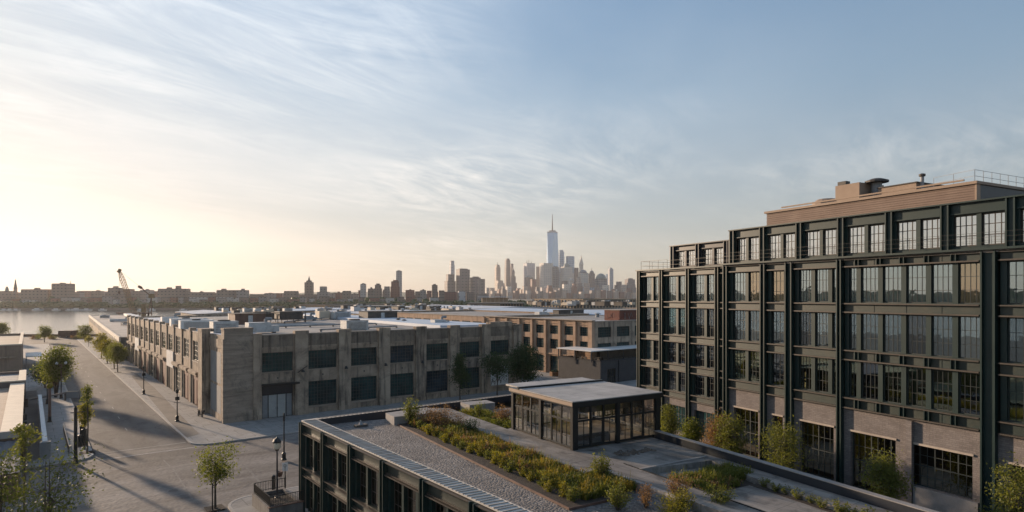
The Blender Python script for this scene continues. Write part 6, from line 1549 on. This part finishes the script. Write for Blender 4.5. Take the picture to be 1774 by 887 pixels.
mb = MB(); mb.prism([(p[0]*.99,p[1]*.99) for p in top], hr, hr+9); mb.build('parapet', T_LG, wt)
mb = MB(); mb.lathe([(b_*.62,hr+9),(b_*.62,hr+16),(b_*.5,hr+16)],(0,0,0),20); mb.build('mast_ring', FARROOF, wt)
zt = zat(371.5, Yw); mb = MB(); mb.tube((0,0,hr+9),(0,0,zt),4.2,1.4,8)
for i in range(9): z = hr+20+i*(zt-hr-24)/9; mb.lathe([(5.2-.35*i,z),(5.2-.35*i,z+4)],(0,0,0),8)
mb.build('mast', FARROOF, wt)
D('light_blue_tower', 'pale blue tower with a dark crown right behind the tallest skyscraper', 966.5, 978, 436, DY+120, T_GL, cap=[(968,976.5,433)], steps=[(1,.9),(.9,1)])
D('slanted_blue_tower', 'flat topped light blue glass tower right of the dark crowned one', 981, 995.5, 444, DY+80, T_GL)
D('green_dome_tower', 'cream tower with a green stepped dome in front of the light blue towers', 970, 994.5, 462, DY-140, T_CR, steps=[(1,.8),(.85,1)], dome=(.62,455))
D('spire_tower', 'cream gothic tower with a tall pyramid spire', 1003, 1011.5, 459, DY, T_CR, steps=[(1,.8),(.8,1)], spire=(13,441.5,T_CR))
D('round_top_tower', 'cream rounded top tower with a sunlit left side below the gothic spire', 1002, 1020, 473, DY-160, T_CR, dome=(.85,467,T_DG))
D('sunlit_orange_tower', 'stepped tower lit orange at the left of the rounded cream tower', 997, 1008, 481, DY-260, T_TN, steps=[(1,.75),(.7,1)])
D('brown_peak_tower', 'dark pointed brown tower with thin spire right of the cream rounded one', 1020, 1031, 474, DY, T_BN, dome=(.85,468.5,T_BN), antenna=[(1025.5,463.5)])
D('arched_glass_tower', 'wide round shouldered glass tower with a dark domed top', 1031, 1052.5, 483, DY-180, T_DG, dome=(1.0,473.5))
D('slim_grey_tower', 'slim grey tower with a slanted top standing apart at the right of the skyline', 1053.5, 1063, 464, DY, T_LG, steps=[(1,.96),(.6,1)])
D('brown_slab', 'brown stepped block right of the slim grey tower', 1065, 1081, 488, DY, T_BN, steps=[(1,.8),(.6,1)])
D('brown_slab', 'brown block furthest right in the skyline next to the green building', 1083, 1101, 484, DY, T_BN, cap=[(1087,1098,482)])
D('glass_block', 'low broad pale glass block below the rounded towers', 1008, 1033, 498, DY-300, T_GL)
D('red_brown_block', 'red brown narrow slab in front of the spiked tower', 919, 929, 484, DY-250, T_RD)
D('round_arch_block', 'low brown block with an arched roof below the cream square tower', 938, 957, 499, DY-320, T_TN, dome=(.6,495,T_TN))
D('small_pyramid_tower', 'small pale stepped tower with pyramid top below the green dome tower', 984, 996, 486, DY-240, T_CR, steps=[(1,.8),(.7,1)], spire=(14,481,T_CR))
D('brown_slab', 'dark brown slab left of the small pyramid tower', 973, 984, 487, DY-220, T_BN)
D('slim_mast_tower', 'thin tan tower seen just left of the tallest skyscraper', 946.5, 949.5, 436, DY+160, T_TN)
D('brown_slab', 'brown tower seen between the blue tower and the gothic spire', 995, 1002.5, 464, DY+60, T_BN)
D('glass_block', 'grey narrow glass tower left of the slim grey slanted one', 1049, 1055, 475, DY+50, T_GL)
fill = [(846,857),(868,876),(876,886),(893,903),(900,910),(927,935),(936,946),(946,958),(958,970),(966,976),(974,985),(990,1000),(1012,1022),(1030,1040),(1044,1056),(1058,1068),(1076,1086),(1092,1103),(840,850),(862,870),(905,914),(1000,1010),(1060,1070),(1084,1094)]
for k, (a, b) in enumerate(fill):
    m, nm = ((T_TN,'tan'),(T_BN,'brown'),(T_CR,'cream'),(T_RD,'reddish'))[k % 4]
    D('low_tower', f'plain {nm} mid rise at the foot of the skyline towers', a, b, FR.uniform(489,502), DY-380+FR.uniform(-60,60), m, group='mid rises at the skyline foot', steps=[(1,.8),(.75,1)] if k % 2 else None, depth=40)
for k in range(26):
    a = 838 + k*10.2 + FR.uniform(-2,2); m, nm = ((T_BN,'brown'),(T_TN,'tan'),(T_RD,'reddish'))[k % 3]
    D('waterfront_row', f'low {nm} block along the water below the skyline', a, a+FR.uniform(9,14), FR.uniform(502,509), DY-700, m, group='low blocks along the skyline water', depth=40)
# woods along the far shore
def woods(name, label, pts, n, hh, seed, spread=12):
    rr = random.Random(seed); mb = MB()
    for k in range(n):
        f = rr.random()*(len(pts)-1); i = int(f); p = Vector(pts[i]).lerp(Vector(pts[i+1]), f-i)
        r = hh*rr.uniform(.35,.7); h = hh*rr.uniform(.5,1.05)*.5
        mb.blob((p.x, p.y+rr.uniform(0,spread), .8+h*.9), r, r, h, k*.37, .35, 0, 7, 5)
    return tag(mb.build(name, FARLEAF), label, 'trees', None, 'stuff')
woods('shore_woods', 'continuous belt of green trees along the far shore', [(-1300,903,0),(-760,900,0),(-300,904,0),(-60,905,0)], 900, 11, 1)
woods('park_trees', 'dark green tree masses standing between the far shore blocks', [(-900,925,0),(-500,930,0),(-100,940,0)], 150, 17, 9, 40)
woods('shore_woods', 'belt of green trees along the shore below the brown skyline towers', [(-160,1010,0),(60,1010,0),(200,1040,0)], 260, 12, 2, 30)
p = atd(906,520); woods('park_trees', 'clump of green trees on the waterfront beyond the sheds', [(atd(840,530).x,530,0),(atd(955,530).x,530,0)], 90, 13, 3, 20)
mb = MB(); mb.prism([(-6000,878),(-1500,894),(-300,896),(-42,898),(-42,900),(-300,898.5),(-1500,896.5),(-6000,881)], -2, 2.2); tag(mb.build('shore_wall', surf('shore_stone', (.15,.13,.115), (.21,.185,.16), .1, .9)), 'long low stone embankment along the far shore water line', 'embankment')
# hills behind everything, and added ridges at left
hm = MB()
for x0, x1, y, h in ((-6000,-1500,4200,60),(-2600,200,5200,70),(-200,2600,6000,60),(1500,4000,5200,55)):
    n = 40
    for i in range(n):
        a = x0+(x1-x0)*i/n; b = x0+(x1-x0)*(i+1)/n
        f = lambda x: h*(.5+.5*math.sin((x-x0)/(x1-x0)*math.pi))*(.75+.25*noise.noise(Vector((x*.004,y,0))))
        hm._add([(a,y,.5),(b,y,.5),(b,y+250,f(b)),(a,y+250,f(a)),(a,y+700,.5),(b,y+700,.5)], [(0,1,2,3),(3,2,5,4)])
for (y0, y1, x, h) in ((-900,600,-1300,34),(-400,1000,-1900,60)):  # unseen ridges, added for the windows to mirror
    n = 60
    for i in range(n):
        a = y0+(y1-y0)*i/n; b = y0+(y1-y0)*(i+1)/n
        f = lambda y: h*(.35+.65*abs(noise.noise(Vector((y*.013,x,0))))*1.6)
        hm._add([(x,a,.5),(x,b,.5),(x-60,b,f(b)),(x-60,a,f(a)),(x-400,b,.5),(x-400,a,.5)], [(0,1,2,3),(3,2,4,5)])
struct('hills_and_added_ridges', hm, FARLEAF)
